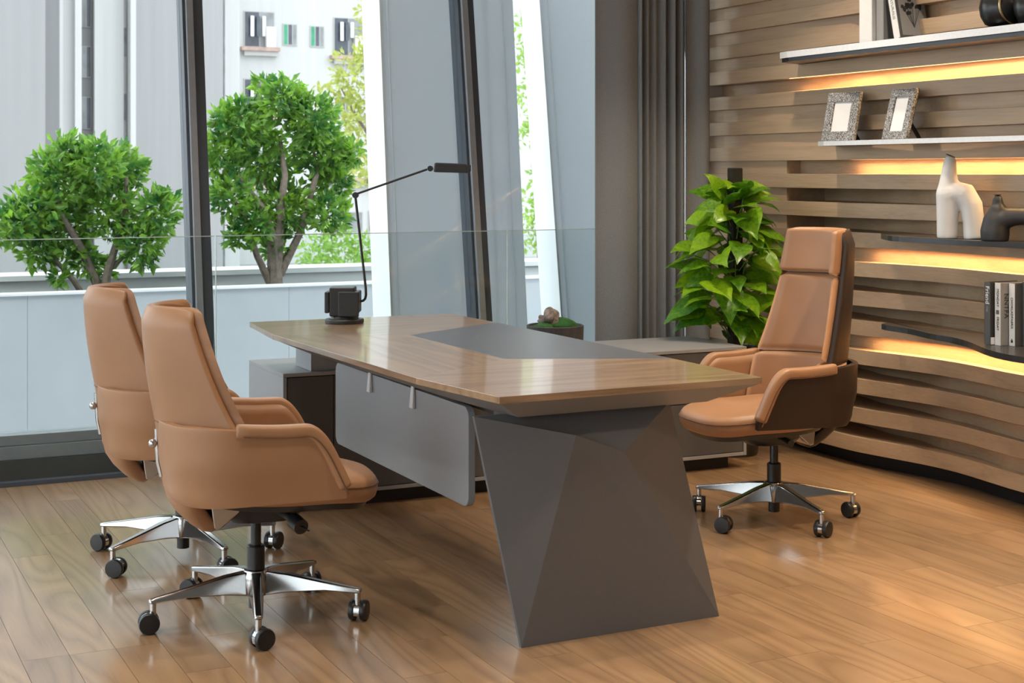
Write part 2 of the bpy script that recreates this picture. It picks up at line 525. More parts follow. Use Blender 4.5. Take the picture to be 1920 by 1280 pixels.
# ------------------------------------------------------------------ slatted oak wall
wall = empty('wall_right')
tag(wall, 'curved oak wall of stacked horizontal slats', kind='structure')
MB().box(XR, XR + 0.1, YB, YW, -0.1, ZC).build('backing', M['plinth'], wall)
Z0, DZ, HS = 0.072, 0.1365, 0.070
YE = 6.97
YS0 = 0.6
def xfront(y, k):
    amp = 1.0 - sstep(5.0, 12.0, k)
    bow = interp(y, [(1.8, -0.10), (3.6, -0.02), (4.66, 0.045), (5.15, 0.09), (5.8, 0.0), (7.0, 0.02)])
    flat = interp(y, [(1.8, -0.10), (4.0, 0.0), (7.0, 0.01)])
    return 4.505 + lerp(flat, bow, amp)
def recess(y, k):
    if k in (4, 7, 10, 13):
        return interp(y, [(3.0, 0.05), (4.6, 0.055), (5.6, 0.065), (6.2, 0.10)])
    if k < 10:
        return interp(y, [(3.0, 0.02), (4.6, 0.028), (5.2, 0.07), (5.6, 0.19), (6.0, 0.25)])
    ph = k * 0.35
    return interp(y, [(3.2, 0.03), (4.3 + 0.1 * math.sin(ph), 0.09), (4.75, 0.03), (5.15 + 0.1 * math.sin(ph), 0.035), (5.45 + 0.08 * math.cos(ph), 0.12), (5.8, 0.03), (6.4, 0.022), (6.85, 0.03), (7.0, 0.012)])
def slat_mesh(y0, y1, z0, z1, xf, xb, step=0.06):
    n = max(2, int((y1 - y0) / step))
    rings = []
    for i in range(n + 1):
        y = lerp(y0, y1, i / n)
        rings.append([(xf(y), y, z0), (xf(y), y, z1), (xb(y), y, z1), (xb(y), y, z0)])
    return MB().loft(rings)
def notched(y0, y1, z0, z1, xf, xb, step=0.06):
    """a slat with a groove in its underside for a light strip"""
    n = int((y1 - y0) / step)
    rings = []
    for i in range(n + 1):
        y = lerp(y0, y1, i / n); a = xf(y)
        rings.append([(a, y, z0), (a, y, z1), (xb(y), y, z1), (xb(y), y, z0), (a + 0.030, y, z0), (a + 0.030, y, z0 + 0.012), (a + 0.008, y, z0 + 0.012), (a + 0.008, y, z0)])
    return MB().loft(rings)
for k in range(22):
    z0 = Z0 + DZ * k
    z1 = min(z0 + HS, ZC - 0.001)
    if z0 > ZC - 0.01: break
    (notched if k in (4, 7, 10, 13) else slat_mesh)(YS0, YE, z0, z1, lambda y: xfront(y, k), lambda y: xfront(y, k) + 0.262).build('slat', M['slat'], wall, bevel=0.0 if k in (4, 7, 10, 13) else 0.0015, seg=1)
    # the set-back board in the gap under this slat
    g0, g1 = z0 - (DZ - HS) + 0.0004, z0 - 0.0004
    if k == 0: continue
    xf = lambda y: xfront(y, k) + recess(y, k)
    xb = lambda y: xfront(y, k) + 0.268
    if k <= 10:
        slat_mesh(6.26, YE, g0, g1, lambda y: xfront(y, k) + 0.016, xb).build('board', M['slat'], wall)
        slat_mesh(YS0, 6.2595, g0, g1, xf, xb).build('board', M['slat'], wall)
    else:
        slat_mesh(YS0, YE, g0, g1, xf, xb).build('board', M['slat'], wall)
slat_mesh(YS0, YE, 0.0005, Z0 - 0.0005, lambda y: xfront(y, 0) + 0.075, lambda y: xfront(y, 0) + 0.20).build('plinth', M['plinth'], wall)
MB().box(4.488, 4.89, YE + 0.001, YE + 0.035, 0.0, ZC - 0.001).build('end_trim', M['parapet_white'], wall)

# LED strips under four of the slats
led_lab = {4: 'glowing warm light strip under the slat carrying the lowest shelf', 7: 'glowing warm light strip below the shelf with the ceramic vases',
           10: 'glowing warm light strip below the shelf with the photo frames', 13: 'glowing warm light strip below the top shelf with the books'}
for k, y1 in ((4, 5.62), (7, 5.62), (10, 5.75), (13, 6.22)):
    z = Z0 + DZ * k
    o = slat_mesh(2.2, y1, z + 0.0095, z + 0.0117, lambda y: xfront(y, k) + 0.0085, lambda y: xfront(y, k) + 0.0295, 0.1).build('led_strip', M['led'])
    if k == 13:
        slat_mesh(2.2, y1, z - 0.0026, z - 0.0004, lambda y: xfront(y, k) + 0.001, lambda y: xfront(y, k) + 0.006, 0.1).build('diffuser', M['led_soft'], o)
    tag(o, led_lab[k], 'light strip', 'light strips in the oak wall')

# ------------------------------------------------------------------ window wall, leaning outwards
TILT = 0.145
def yw(z, t=TILT, base=7.12): return base + t * (z - 0.2)
win = empty('window_1')
tag(win, 'tall leaning office window with dark grey aluminium mullions', kind='structure')
tag(MB().box(XL, 4.78, 7.07, 7.13, 0.0, 0.088).build('baseboard_window', M['grey_dark']), 'dark grey skirting along the foot of the window', kind='structure')
MB().box(XL, 4.78, 7.085, 7.30, 0.0885, 0.149).build('sill_frame', M['mullion_light'], win, bevel=0.003)
MB().box(XL, 4.78, 7.10, 7.22, 0.150, 0.197).build('bottom_rail', M['mullion_light'], win, bevel=0.003)
def leaning(x0, x1, d0, d1, z0=0.198, z1=2.99, t=TILT, base=7.12):
    b = [(x0, yw(z0, t, base) + d0, z0), (x1, yw(z0, t, base) + d0, z0), (x1, yw(z0, t, base) + d1, z0), (x0, yw(z0, t, base) + d1, z0)]
    q = [(x0, yw(z1, t, base) + d0, z1), (x1, yw(z1, t, base) + d0, z1), (x1, yw(z1, t, base) + d1, z1), (x0, yw(z1, t, base) + d1, z1)]
    return MB().hexa(b, q)
mull = [(-1.2, -1.13), (0.30, 0.37), (1.748, 1.850), (3.225, 3.318), (4.70, 4.775)]
for x0, x1 in mull:
    leaning(x0, x1, -0.02, 0.10).build('mullion', M['mullion'], win, bevel=0.002)
    leaning(x0 + 0.014, x0 + 0.048, -0.045, -0.0205).build('mullion_cover', M['mullion_light'], win, bevel=0.002)
edges = [XL] + [v for m_ in mull for v in m_]
for i in range(0, len(edges) - 1, 2):
    leaning(edges[i], edges[i + 1], 0.035, 0.045).build('glass_pane', M['glass'], win)

# inner glass guard
gd = empty('glass_guard')
tag(gd, 'frameless clear glass guard rail standing inside the window', 'glass guard')
gx = [-1.1, 0.36, 1.798, 3.30, 4.40]
for a, b_ in zip(gx, gx[1:]):
    p = MB().box(a + 0.004, b_ - 0.004, 6.945, 6.957, 0.02, 1.079).build('glass_pane', M['guard'], gd)
    MB().box(a + 0.004, b_ - 0.004, 6.945, 6.957, 1.0795, 1.083).build('top_edge', M['guard_edge'], p)
    MB().box(a + 0.0035, a + 0.0055, 6.944, 6.958, 0.02, 1.083).build('joint_edge', M['guard_edge'], p)
MB().box(-1.1, 4.40, 6.93, 6.972, 0.0005, 0.0195).build('floor_channel', M['mullion'], gd)

# ------------------------------------------------------------------ curtain
def curtain(name, x0, x1, fold, label, y=6.85, n=120):
    rows = []
    for j in range(9):
        z = lerp(0.01, 2.98, j / 8)
        rows.append([(lerp(x0, x1, i / n), y + fold(i / n, z), z) for i in range(n + 1)])
    o = MB().grid(rows).build(name, M['curtain'], None, smooth=True, solid=0.004, ang=80)
    tag(o, label, 'curtain', 'drapes beside the oak wall')
curtain('curtain', 3.775, 4.005, lambda u, z: 0.035 * math.cos(u * PI * 1.15 + 0.25) + 0.02 * u, 'smooth taupe drape panel hanging at the window edge', n=40)
curtain('curtain', 3.992, 4.315, lambda u, z: 0.022 + 0.036 * math.sin(u * 2 * PI * 6.5 + 0.5 * math.sin(5 * u)) * (0.65 + 0.35 * math.sin(9 * u + 1)), 'tightly pleated taupe drape between two flat drapes')
curtain('curtain', 4.318, 4.45, lambda u, z: 0.01 + 0.02 * math.sin(u * PI * 1.6 + 0.6), 'flat narrow taupe drape touching the oak slat wall', n=30)

# ================================================================== OUTSIDE
def column(x0, x1, t, base, dep, label):
    r = empty('frosted_screen', (0, 0, 0))
    tag(r, label, 'screen', 'frosted screens outside the window')
    cuts = [0.0, 0.035, 0.52, 0.66, 0.78, 0.92, 1.0]
    for i, (u, v) in enumerate(zip(cuts, cuts[1:])):
        a, b = lerp(x0, x1, u), lerp(x0, x1, v) - 0.001
        leaning(a, b, -0.004 * (i % 2), 0.010, -0.6, 4.2, t, base).build('panel', M['frost'], r)
    leaning(x0 - 0.012, x0 - 0.0005, -0.004, dep, -0.6, 4.2, t, base).build('side_panel', M['clad_lit'], r)
    leaning(x0 + 0.030, x0 + 0.0335, -0.010, -0.0045, -0.6, 4.2, t, base).build('seam', M['clad_lit'], r)
column(2.90, 3.69, 0.105, 7.47, 0.27, 'pale grey frosted screen seen behind the dark mullion')
column(3.92, 5.1, 0.150, 7.47, 0.24, 'pale grey frosted screen beside the taupe drape')

bal = empty('balcony_floor')
tag(bal, 'pale terrace slab outside the window', kind='structure')
MB().box(-16, 20, 7.40, 12.4, -0.75, -0.50).build('slab', M['parapet_white'], bal)
pl = empty('planter')
tag(pl, 'long grey and white planter wall along the terrace', 'planter')
for a, b_ in ((-16, 1.449), (1.451, 3.254), (3.256, 5.064), (5.066, 20)):
    MB().box(a, b_, 10.50, 10.62, -0.499, 0.555).build('front_panel', M['parapet'], pl)
MB().box(-16, 20, 10.48, 10.62, 0.5555, 0.570).build('coping', M['parapet_white'], pl)
MB().box(-16, 20, 10.621, 11.87, -0.499, 0.355).build('soil', M['soil'], pl)
MB().box(-16, 20, 11.871, 12.2, -0.499, 0.560).build('rear_wall', M['parapet_white'], pl)
MB().box(-16, 20, 11.83, 12.26, 0.5605, 0.600).build('rear_coping', M['parapet_white'], pl)

def foliage_mesh(blobs, n, size, seed, depth=1.0):
    r = random.Random(seed)
    tot = sum(b[3] ** 2 for b in blobs)
    b_ = MB()
    for (bx, by, bz, br) in blobs:
        for _ in range(int(n * br * br / tot) + 6):
            d = Vector((r.gauss(0, 1), r.gauss(0, 1), r.gauss(0, 1))).normalized()
            p = Vector((bx, by, bz)) + Vector((d.x, d.y * depth, d.z)) * br * (r.random() ** 0.4) * 1.03
            t = (d * 0.8 + Vector((r.gauss(0, .7), r.gauss(0, .7), r.gauss(0.15, .6)))).normalized()
            sd = t.cross(Vector((r.gauss(0, 1), r.gauss(0, 1), r.gauss(0, 1)))).normalized()
            nn = t.cross(sd)
            L = size * r.uniform(0.7, 1.25); w = L * 0.23
            b_.add([p, p + t * L * .5 + sd * w + nn * w * .35, p + t * L, p + t * L * .5 - sd * w + nn * w * .35, p + t * L * .5],
                   [(0, 4, 1), (1, 4, 2), (0, 3, 4), (3, 2, 4)])
    return b_

def tree(name, label, base, blobs, branches, n, size, seed, mat, cat='tree', depth=1.0, group='potted trees on the balcony planter'):
    r = empty(name, base)
    tag(r, label, cat, group)
    bl = [(x - base[0], y - base[1], z - base[2], rr) for x, y, z, rr in blobs]
    f = foliage_mesh(bl, n, size, seed, depth).build('foliage', mat, r)
    f['kind'] = 'stuff'
    for path, r0, r1 in branches:
        pts = [(x - base[0], y - base[1], z - base[2]) for x, y, z in path]
        MB().tube(pts, [lerp(r0, r1, i / (len(pts) - 1)) for i in range(len(pts))], 8).build('branch', M['bark'], r, smooth=True)
    return r

rr = random.Random(9)
def dep(L, y, s): return [(x, y + rr.uniform(-s, s), z, r) for x, z, r in L]
T1 = [(1.775, 1.343, 0.213), (1.587, 1.08, 0.2), (2, 1.43, 0.175), (2.237, 1.392, 0.175), (2.438, 1.092, 0.156), (2.125, 1.117, 0.206), (1.812, 0.968, 0.2), (2.325, 0.843, 0.15), (1.638, 0.818, 0.125), (1.975, 0.73, 0.1), (1.4, 1.005, 0.131), (1.812, 1.542, 0.094), (2.537, 0.968, 0.062), (1.775, 0.63, 0.062), (2.112, 0.655, 0.05)]
T2 = [(3.4, 1.917, 0.175), (3.1, 1.755, 0.175), (3.625, 1.78, 0.188), (2.963, 1.53, 0.156), (3.312, 1.505, 0.225), (3.762, 1.53, 0.206), (3.862, 1.305, 0.138), (3.025, 1.192, 0.156), (3.475, 1.105, 0.213), (3.762, 1.055, 0.144), (3.062, 0.905, 0.088), (3.4, 0.818, 0.1), (3.312, 2.042, 0.069), (2.975, 1.792, 0.081), (3.938, 1.518, 0.088), (3.188, 0.98, 0.119)]
tree('citrus_tree', 'low wide leafy green tree behind the rear tan chair', (2.05, 11.25, 0.356), dep(T1, 11.25, 0.2),
     [([(2.05, 11.25, 0.356), (2.05, 11.275, 0.555), (1.938, 11.25, 0.805), (1.775, 11.188, 1.08), (1.75, 11.188, 1.28)], 0.04375, 0.015),
      ([(2.075, 11.25, 0.356), (2.112, 11.225, 0.655), (2.237, 11.188, 1.08), (2.225, 11.125, 1.343)], 0.04, 0.0125),
      ([(2.025, 11.25, 0.356), (1.875, 11.25, 0.593), (1.663, 11.25, 0.843)], 0.0275, 0.0125), ([(2.112, 11.225, 0.655), (2.325, 11.25, 0.843), (2.462, 11.25, 1.03)], 0.02, 0.00875)], 4600, 0.085, 1, M['tree_leaf'])
tree('citrus_tree', 'tall round leafy green tree beside the frosted screen', (3.375, 11.25, 0.356), dep(T2, 11.25, 0.2),
     [([(3.375, 11.25, 0.356), (3.375, 11.25, 0.593), (3.362, 11.25, 0.843), (3.275, 11.225, 1.092), (3.062, 11.188, 1.355)], 0.0775, 0.0175),
      ([(3.388, 11.25, 0.655), (3.413, 11.25, 1.03), (3.438, 11.188, 1.355), (3.413, 11.25, 1.655)], 0.05, 0.0125),
      ([(3.413, 11.25, 0.593), (3.575, 11.25, 0.905), (3.688, 11.188, 1.355), (3.688, 11.25, 1.53)], 0.0375, 0.0125),
      ([(3.337, 11.25, 0.53), (3.225, 11.213, 0.743), (3.125, 11.188, 1.03), (3.025, 11.25, 1.218)], 0.0325, 0.0125)], 5400, 0.085, 2, M['tree_leaf'])
FT = [(13.96, 5.67, 0.42), (13.51, 4.09, 0.6), (14.11, 4.54, 0.42), (13.21, 3.66, 0.42), (13.36, 3.1, 0.5), (13.96, 2.54, 0.56), (13.21, 2.67, 0.35), (14.11, 3.4, 0.42), (13.96, 1.55, 0.5), (13.58, 1.27, 0.3), (14.11, 5.25, 0.42), (12.77, 3.37, 0.3), (14.7, 3.0, 0.8), (14.8, 4.6, 0.8), (14.6, 1.5, 0.6)]
tree('street_tree', 'hazy yellow-green street tree in front of the apartment block', (14.6, 38, -4.0), dep(FT, 38, 0.5),
     [([(14.6, 38, -3.99), (14.6, 38, 1.0), (14.3, 38, 3.0), (14.0, 38, 5.5)], .22, .04), ([(14.5, 38, 1.6), (13.6, 38, 2.9), (13.2, 38, 3.6)], .06, .02)], 1500, 0.24, 3, M['far_leaf'], group='street trees beyond the balcony')
BU = [(7.97, 0.07, 0.31), (8.34, 0.2, 0.36), (8.82, 0.05, 0.36), (7.7, -0.05, 0.18), (9.05, -0.04, 0.27), (9.49, 0.04, 0.36), (8.3, -0.4, 0.5), (9.0, -0.4, 0.5)]
tree('street_bush', 'bright yellow-green bush showing above the white ledge', (8.5, 24, -4.0), dep(BU, 24, 0.3),
     [([(8.5, 24, -3.99), (8.5, 24, -1.5), (8.4, 24, -.2)], .10, .03)], 1500, 0.13, 5, M['bush_leaf'], 'bush', group='street trees beyond the balcony')
RT = [(14.9, 4.71, 0.4), (15.03, 3.88, 0.35), (14.96, 3.17, 0.36), (14.9, 2.23, 0.36), (15.1, 1.28, 0.26), (15.03, 0.46, 0.36), (15.1, -0.01, 0.36), (15.23, -0.37, 0.3), (14.77, 0.7, 0.36), (15.6, 4.0, .7), (15.7, 2.4, .7), (15.7, .6, .6), (14.5, 4.2, .6), (14.4, 2.6, .6), (14.4, 0.2, .6)]
tree('street_tree', 'street tree glimpsed in the slit between the frosted screens', (15.13, 30, -4.0), dep(RT, 30, 0.5),
     [([(15.13, 30, -3.99), (15.13, 30, -.7), (15.1, 30, 1.05), (14.9, 30, 2.6), (15.05, 30, 4.0)], .16, .05)], 1500, 0.17, 6, M['bush_leaf'], group='street trees beyond the balcony')

# ------------------------------------------------------------------ buildings across the street
def bwin(parent, x0, x1, z0, z1, y, mat, bars=1, sill=False, name='window'):
    w = MB().box(x0, x1, y - 0.06, y - 0.005, z0, z1).build(name, M['win_frame'], parent)
    fr = 0.06 if x1 - x0 > 0.6 else 0.035
    n = bars + 1
    ww = (x1 - x0 - fr * (n + 1)) / n
    for i in range(n):
        a = x0 + fr + i * (ww + fr)
        MB().box(a, a + ww, y - 0.075, y - 0.0605, z0 + fr, z1 - fr).build('pane', mat[i % len(mat)], w)
    if sill:
        MB().box(x0 - 0.25, x1 + 0.2, y - 0.5, y - 0.005, z0 - 0.22, z0 - 0.005).build('sill', M['ledge_red'], w)
        MB().box(x0 - 0.05, x1 + 0.1, y - 0.35, y - 0.005, z0 - 0.5, z0 - 0.2255).build('sill_bracket', M['win_frame'], w)
    return w

GZ, TZ = -4.0, 34.0
ba = empty('apartment_building', (12, 78, GZ))
tag(ba, 'pale grey apartment tower with vertical piers and narrow windows', 'building')
def bpart(name, x0, x1, y0, y1, mat, parent, z0=GZ, z1=TZ):
    return MB().box(x0 - parent.location.x, x1 - parent.location.x, y0 - parent.location.y, y1 - parent.location.y, z0 - parent.location.z, z1 - parent.location.z).build(name, mat, parent)
bpart('wall', -12, 9.24, 62, 70, M['facade_grey'], ba)
bpart('wall', 9.3, 11.05, 70.01, 90, M['facade_grey'], ba)
bpart('pier', 11.05, 11.84, 74, 90, M['facade_bright'], ba)
bpart('wall', 11.841, 13.32, 78, 90, M['facade'], ba)
bpart('pier', 13.0, 13.32, 77.6, 77.999, M['facade_bright'], ba)
bpart('wall', 13.321, 14.55, 78.8, 90, M['facade_grey'], ba)
bpart('pier', 14.02, 15.48, 78, 78.399, M['facade'], ba)
bpart('wall', 14.551, 16.6, 78.4, 90, M['facade'], ba)
bpart('pier', 15.68, 15.95, 77.3, 78.399, M['facade_bright'], ba)
bpart('wall', 15.951, 20.4, 77.3, 78.399, M['facade_tile'], ba)
def bw(parent, x0, x1, z0, z1, y, mat, bars=1, sill=False):
    lx, ly, lz = parent.location
    return bwin(parent, x0 - lx, x1 - lx, z0 - lz, z1 - lz, y - ly, mat, bars, sill)
for z0, z1 in ((8.72, 10.78), (6.16, 7.76), (3.55, 5.18), (0.89, 2.54)):
    bw(ba, 13.51, 13.99, z0, z1, 78.8, [M['win_grey'], M['win_dark']], 1)
for z0, z1 in ((7.24, 8.76), (3.98, 5.39), (0.61, 1.99)):
    bw(ba, 15.50, 15.75, z0, z1, 78.4, [M['win_grey']], 0)
bb = empty('apartment_building', (30, 86, GZ))
tag(bb, 'white apartment block with green shutters and laundry balconies', 'building')
bpart('pier', 20.45, 21.7, 82, 96, M['facade_bright'], bb)
bpart('pier', 21.75, 22.6, 82, 96, M['facade_bright'], bb)
bpart('wall', 22.65, 46.0, 86, 96, M['facade'], bb)
bpart('drainpipe', 21.70, 21.75, 81.9, 81.98, M['win_grey'], bb)
for (x0, x1, z0, z1, s) in ((23.94, 25.79, 8.62, 10.73, 1), (23.94, 25.79, 4.69, 6.8, 1), (29.4, 31.25, 8.3, 10.6, 1), (31.59, 33.2, 8.3, 10.6, 1), (29.23, 31.25, -2.3, -1.0, 0), (31.59, 33.2, -2.3, -0.96, 0), (31.59, 33.2, 4.9, 6.74, 1), (23.94, 25.79, 0.6, 2.6, 1), (29.3, 31.2, 1.0, 2.6, 1), (31.59, 33.2, 1.0, 2.6, 1)):
    w = bw(bb, x0, x1, z0, z1, 86, [M['win_dark'], M['win_grey']], 1, bool(s))
    lx, ly, lz = bb.location
    if s:
        rw = random.Random(int(x0 * 10 + z0))
        for i in range(3):
            a = x0 + 0.25 + i * 0.36 + rw.uniform(0, .1)
            MB().box(a - lx, a + 0.2 - lx, 85.7 - ly, 85.74 - ly, z1 - 1.2 - rw.uniform(0, .4) - lz, z1 - 0.3 - lz).build('laundry', M['cloth_white'] if i % 2 == 0 else M['win_dark'], w)
        MB().box(x1 - 0.62 - lx, x1 - 0.05 - lx, 85.55 - ly, 85.9 - ly, z0 + 0.01 - lz, z0 + 1.2 - lz).build('air_conditioner', M['ac'], w)
for (x0, x1, z0, z1) in ((26.28, 27.16, 8.8, 10.08), (27.94, 28.83, 8.77, 10.03), (29.6, 30.4, 4.75, 5.9), (26.28, 27.16, 12.9, 14.2), (27.94, 28.83, 12.9, 14.2)):
    bw(bb, x0, x1, z0, z1, 86, [M['win_green'], M['win_dark'], M['win_grey']], 2)
tag(MB().box(-120, 140, -120, 140, GZ - 0.1, GZ).build('ground', M['ground']), 'pale street ground far below the balcony', kind='structure')

# ================================================================== DESK
desk = empty('executive_desk', (2.2, 5.0, 0))
tag(desk, 'large faceted executive desk with oak veneer top and folded grey leg', 'desk')
def dp(pts): return [(x - 2.2, y - 5.0) for x, y in pts]
A, P1, P2, Cc, Dd, Bb = (1.752, 6.205), (1.700, 5.693), (1.737, 4.306), (1.800, 3.838), (2.700, 3.860), (2.665, 6.195)
m1, m2, m3, m4 = (2.17, 5.444), (2.681, 5.751), (2.699, 4.375), (2.181, 4.615)
def part_prism(name, pts, z0, z1, mat, bevel=0.0008, **k):
    return MB().prism(dp(pts), z0, z1).build(name, mat, desk, bevel=bevel, **k)
part_prism('top_panel', [P1, P2, m4, m1], 0.730, 0.750, M['desk_y'])
part_prism('top_panel', [P2, Cc, Dd, m3, m4], 0.730, 0.750, M['desk_x'])
part_prism('top_panel', [A, P1, m1, m2, Bb], 0.730, 0.750, M['desk_x'])
o = part_prism('writing_mat', [m1, m4, m3, m2], 0.730, 0.7502, M['mat'])
o['label'] = 'blue-grey leather writing mat'
poly = [A, P1, P2, Cc, Dd, Bb]
cx, cy = 2.2, 5.0
low = [(1.885, 6.10), (1.84, 5.66), (1.87, 4.33), (1.905, 3.935), (2.56, 3.95), (2.53, 6.09)]
up = [(lerp(x, cx, 0.012), lerp(y, cy, 0.004)) for x, y in poly]
MB().hexa([(x - 2.2, y - 5.0, 0.672) for x, y in low], [(x - 2.2, y - 5.0, 0.7295) for x, y in up]).build('under_top', M['grey_under'], desk, bevel=0.002)
# folded leg panel
TL, TR, BL, BR = (1.795, 4.0, 0.6715), (2.455, 4.0, 0.6715), (1.922, 3.948, 0.0), (2.614, 3.966, 0.0)
F1, F2 = (2.082, 3.912, 0.610), (2.244, 3.912, 0.550)
th = 0.014
front = [TL, TR, BR, BL, F1, F2]
back = [(x, y + th, z) for x, y, z in (TL, TR, BR, BL)]
vv = [(x - 2.2, y - 5.0, z) for x, y, z in front + back]
MB().add(vv, [(0, 3, 4), (0, 4, 5, 1), (1, 5, 2), (4, 3, 2, 5), (6, 7, 8, 9), (0, 1, 7, 6), (1, 2, 8, 7), (2, 3, 9, 8), (3, 0, 6, 9)]).build('folded_leg', M['grey'], desk)
MB().hexa([(-0.18, -0.95, 0.02), (0.30, -0.95, 0.02), (0.30, -0.86, 0.02), (-0.18, -0.86, 0.02)], [(-0.28, -0.95, 0.6715), (0.15, -0.95, 0.6715), (0.15, -0.86, 0.6715), (-0.28, -0.86, 0.6715)]).build('leg_core', M['grey_dark'], desk)
# modesty panel
def rrect(y0, y1, z0, z1, r, n=5):
    pts = []
    for (cy_, cz_, a0) in ((y1 - r, z1 - r, 0), (y0 + r, z1 - r, 90), (y0 + r, z0 + r, 180), (y1 - r, z0 + r, 270)):
        for i in range(n + 1):
            a = rad(a0 + 90 * i / n); pts.append((cy_ + r * math.cos(a), cz_ + r * math.sin(a)))
    return pts
mp_ = rrect(4.345, 5.62, 0.325, 0.640, 0.035)
XM = 1.93
mo = MB().hexa([(XM - 2.2, y - 5, z) for y, z in mp_], [(XM + 0.024 - 2.2, y - 5, z) for y, z in mp_]).build('modesty_panel', M['grey_light'], desk, bevel=0.002)
for y in (5.22, 4.80):
    MB().hexa([(XM - 0.014 - 2.2, y - 0.016 - 5, 0.575), (XM - 0.0005 - 2.2, y - 0.016 - 5, 0.575), (XM - 0.0005 - 2.2, y + 0.016 - 5, 0.575), (XM - 0.014 - 2.2, y + 0.016 - 5, 0.575)],
              [(XM - 0.007 - 2.2, y - 0.009 - 5, 0.671), (XM - 0.0005 - 2.2, y - 0.009 - 5, 0.671), (XM - 0.0005 - 2.2, y + 0.009 - 5, 0.671), (XM - 0.007 - 2.2, y + 0.009 - 5, 0.671)]).build('hanger', M['shelf_edge_lit'], desk, bevel=0.003)
MB().box(2.0 - 2.2, 2.05 - 2.2, 4.1 - 5, 5.9 - 5, 0.62, 0.6715).build('beam', M['grey_dark'], desk)
MB().box(1.93 - 2.2, 2.62 - 2.2, 5.925 - 5, 6.13 - 5, 0.567, 0.6715).build('riser', M['grey_mid_lit'], desk, bevel=0.001)

# ------------------------------------------------------------------ credenza
cr = empty('credenza', (2.92, 6.14, 0))
tag(cr, 'long low charcoal credenza running under the far end of the desk', 'credenza')
CX0, CX1, CY0, CY1 = 1.805, 4.04, 5.90, 6.40
def cb(name, x0, x1, y0, y1, z0, z1, mat, **k):
    return MB().box(x0 - 2.92, x1 - 2.92, y0 - 6.14, y1 - 6.14, z0, z1).build(name, mat, cr, **k)
cb('top', CX0, CX1, CY0, CY1, 0.551, 0.566, M['grey_mid_lit'], bevel=0.001)
cb('end_panel', CX0, CX0 + 0.015, CY0, CY1, 0.06, 0.5505, M['grey_mid_lit'], bevel=0.001)
cb('end_panel', CX1 - 0.015, CX1, CY0, CY1, 0.06, 0.5505, M['grey_mid_lit'], bevel=0.001)
cb('bottom', CX0 + 0.0155, CX1 - 0.0155, CY0, CY1, 0.06, 0.075, M['grey_mid_lit'], bevel=0.001)
cb('body', CX0 + 0.016, CX1 - 0.016, CY0 + 0.03, CY1 - 0.002, 0.0755, 0.5505, M['plinth'])
cb('plinth', CX0 + 0.05, CX1 - 0.07, CY0 + 0.05, CY1 - 0.03, 0.0, 0.0595, M['plinth'])
segs = [CX0 + 0.018, 2.02, 2.56, 3.10, 3.60, CX1 - 0.018]
for i, (a, b_) in enumerate(zip(segs, segs[1:])):
    if i in (3, 4):
        cb('drawer', a + 0.0015, b_ - 0.0015, CY0 + 0.004, CY0 + 0.024, 0.318, 0.5475, M['grey_dark'], bevel=0.001)
        cb('drawer', a + 0.0015, b_ - 0.0015, CY0 + 0.004, CY0 + 0.024, 0.078, 0.3145, M['grey_dark'], bevel=0.001)
    else:
        cb('door', a + 0.0015, b_ - 0.0015, CY0 + 0.004, CY0 + 0.024, 0.078, 0.5475, M['grey_dark'], bevel=0.001)

# ================================================================== CHAIRS
def caster(parent, ang, r, turn):
    c = MB()
    x, y = r * math.cos(ang), r * math.sin(ang)
    root = None
    # hood between the two wheels
    ca, sa = math.cos(turn), math.sin(turn)
    off = 0.012
    cx_, cy_ = x - off * ca, y - off * sa
    def place(u, v, z): return (cx_ + u * ca - v * sa, cy_ + u * sa + v * ca, z)
    R = 0.0315
    hood = []
    for i in range(13):
        a = rad(-25 + 200 * i / 12)
        hood.append((R * 0.93 * math.cos(a), R + R * 0.93 * math.sin(a)))
    hood.append((-0.008, R * 0.7)); hood.append((0.010, R * 0.7))
    b1 = [place(u, -0.0085, z) for u, z in hood]; b2 = [place(u, 0.0085, z) for u, z in hood]
    root = MB().hexa(b1, b2).build('caster', M['chrome'], parent, smooth=True, ang=50)
    MB().tube([(x, y, 0.05), (x, y, 0.088)], 0.0095, 12).build('stem', M['chrome'], root, smooth=True)
    for sgn in (-1, 1):
        rings = []
        for (rr_, vv_) in ((0.004, 0.0095), (R * 0.96, 0.0095), (R, 0.012), (R, 0.022), (R * 0.93, 0.0265), (R * 0.55, 0.0275), (0.003, 0.0275)):
            rings.append([place(rr_ * math.cos(2 * PI * i / 20), sgn * vv_, R + rr_ * math.sin(2 * PI * i / 20)) for i in range(20)])
        MB().loft(rings).build('wheel', M['black'], root, smooth=True, ang=50)

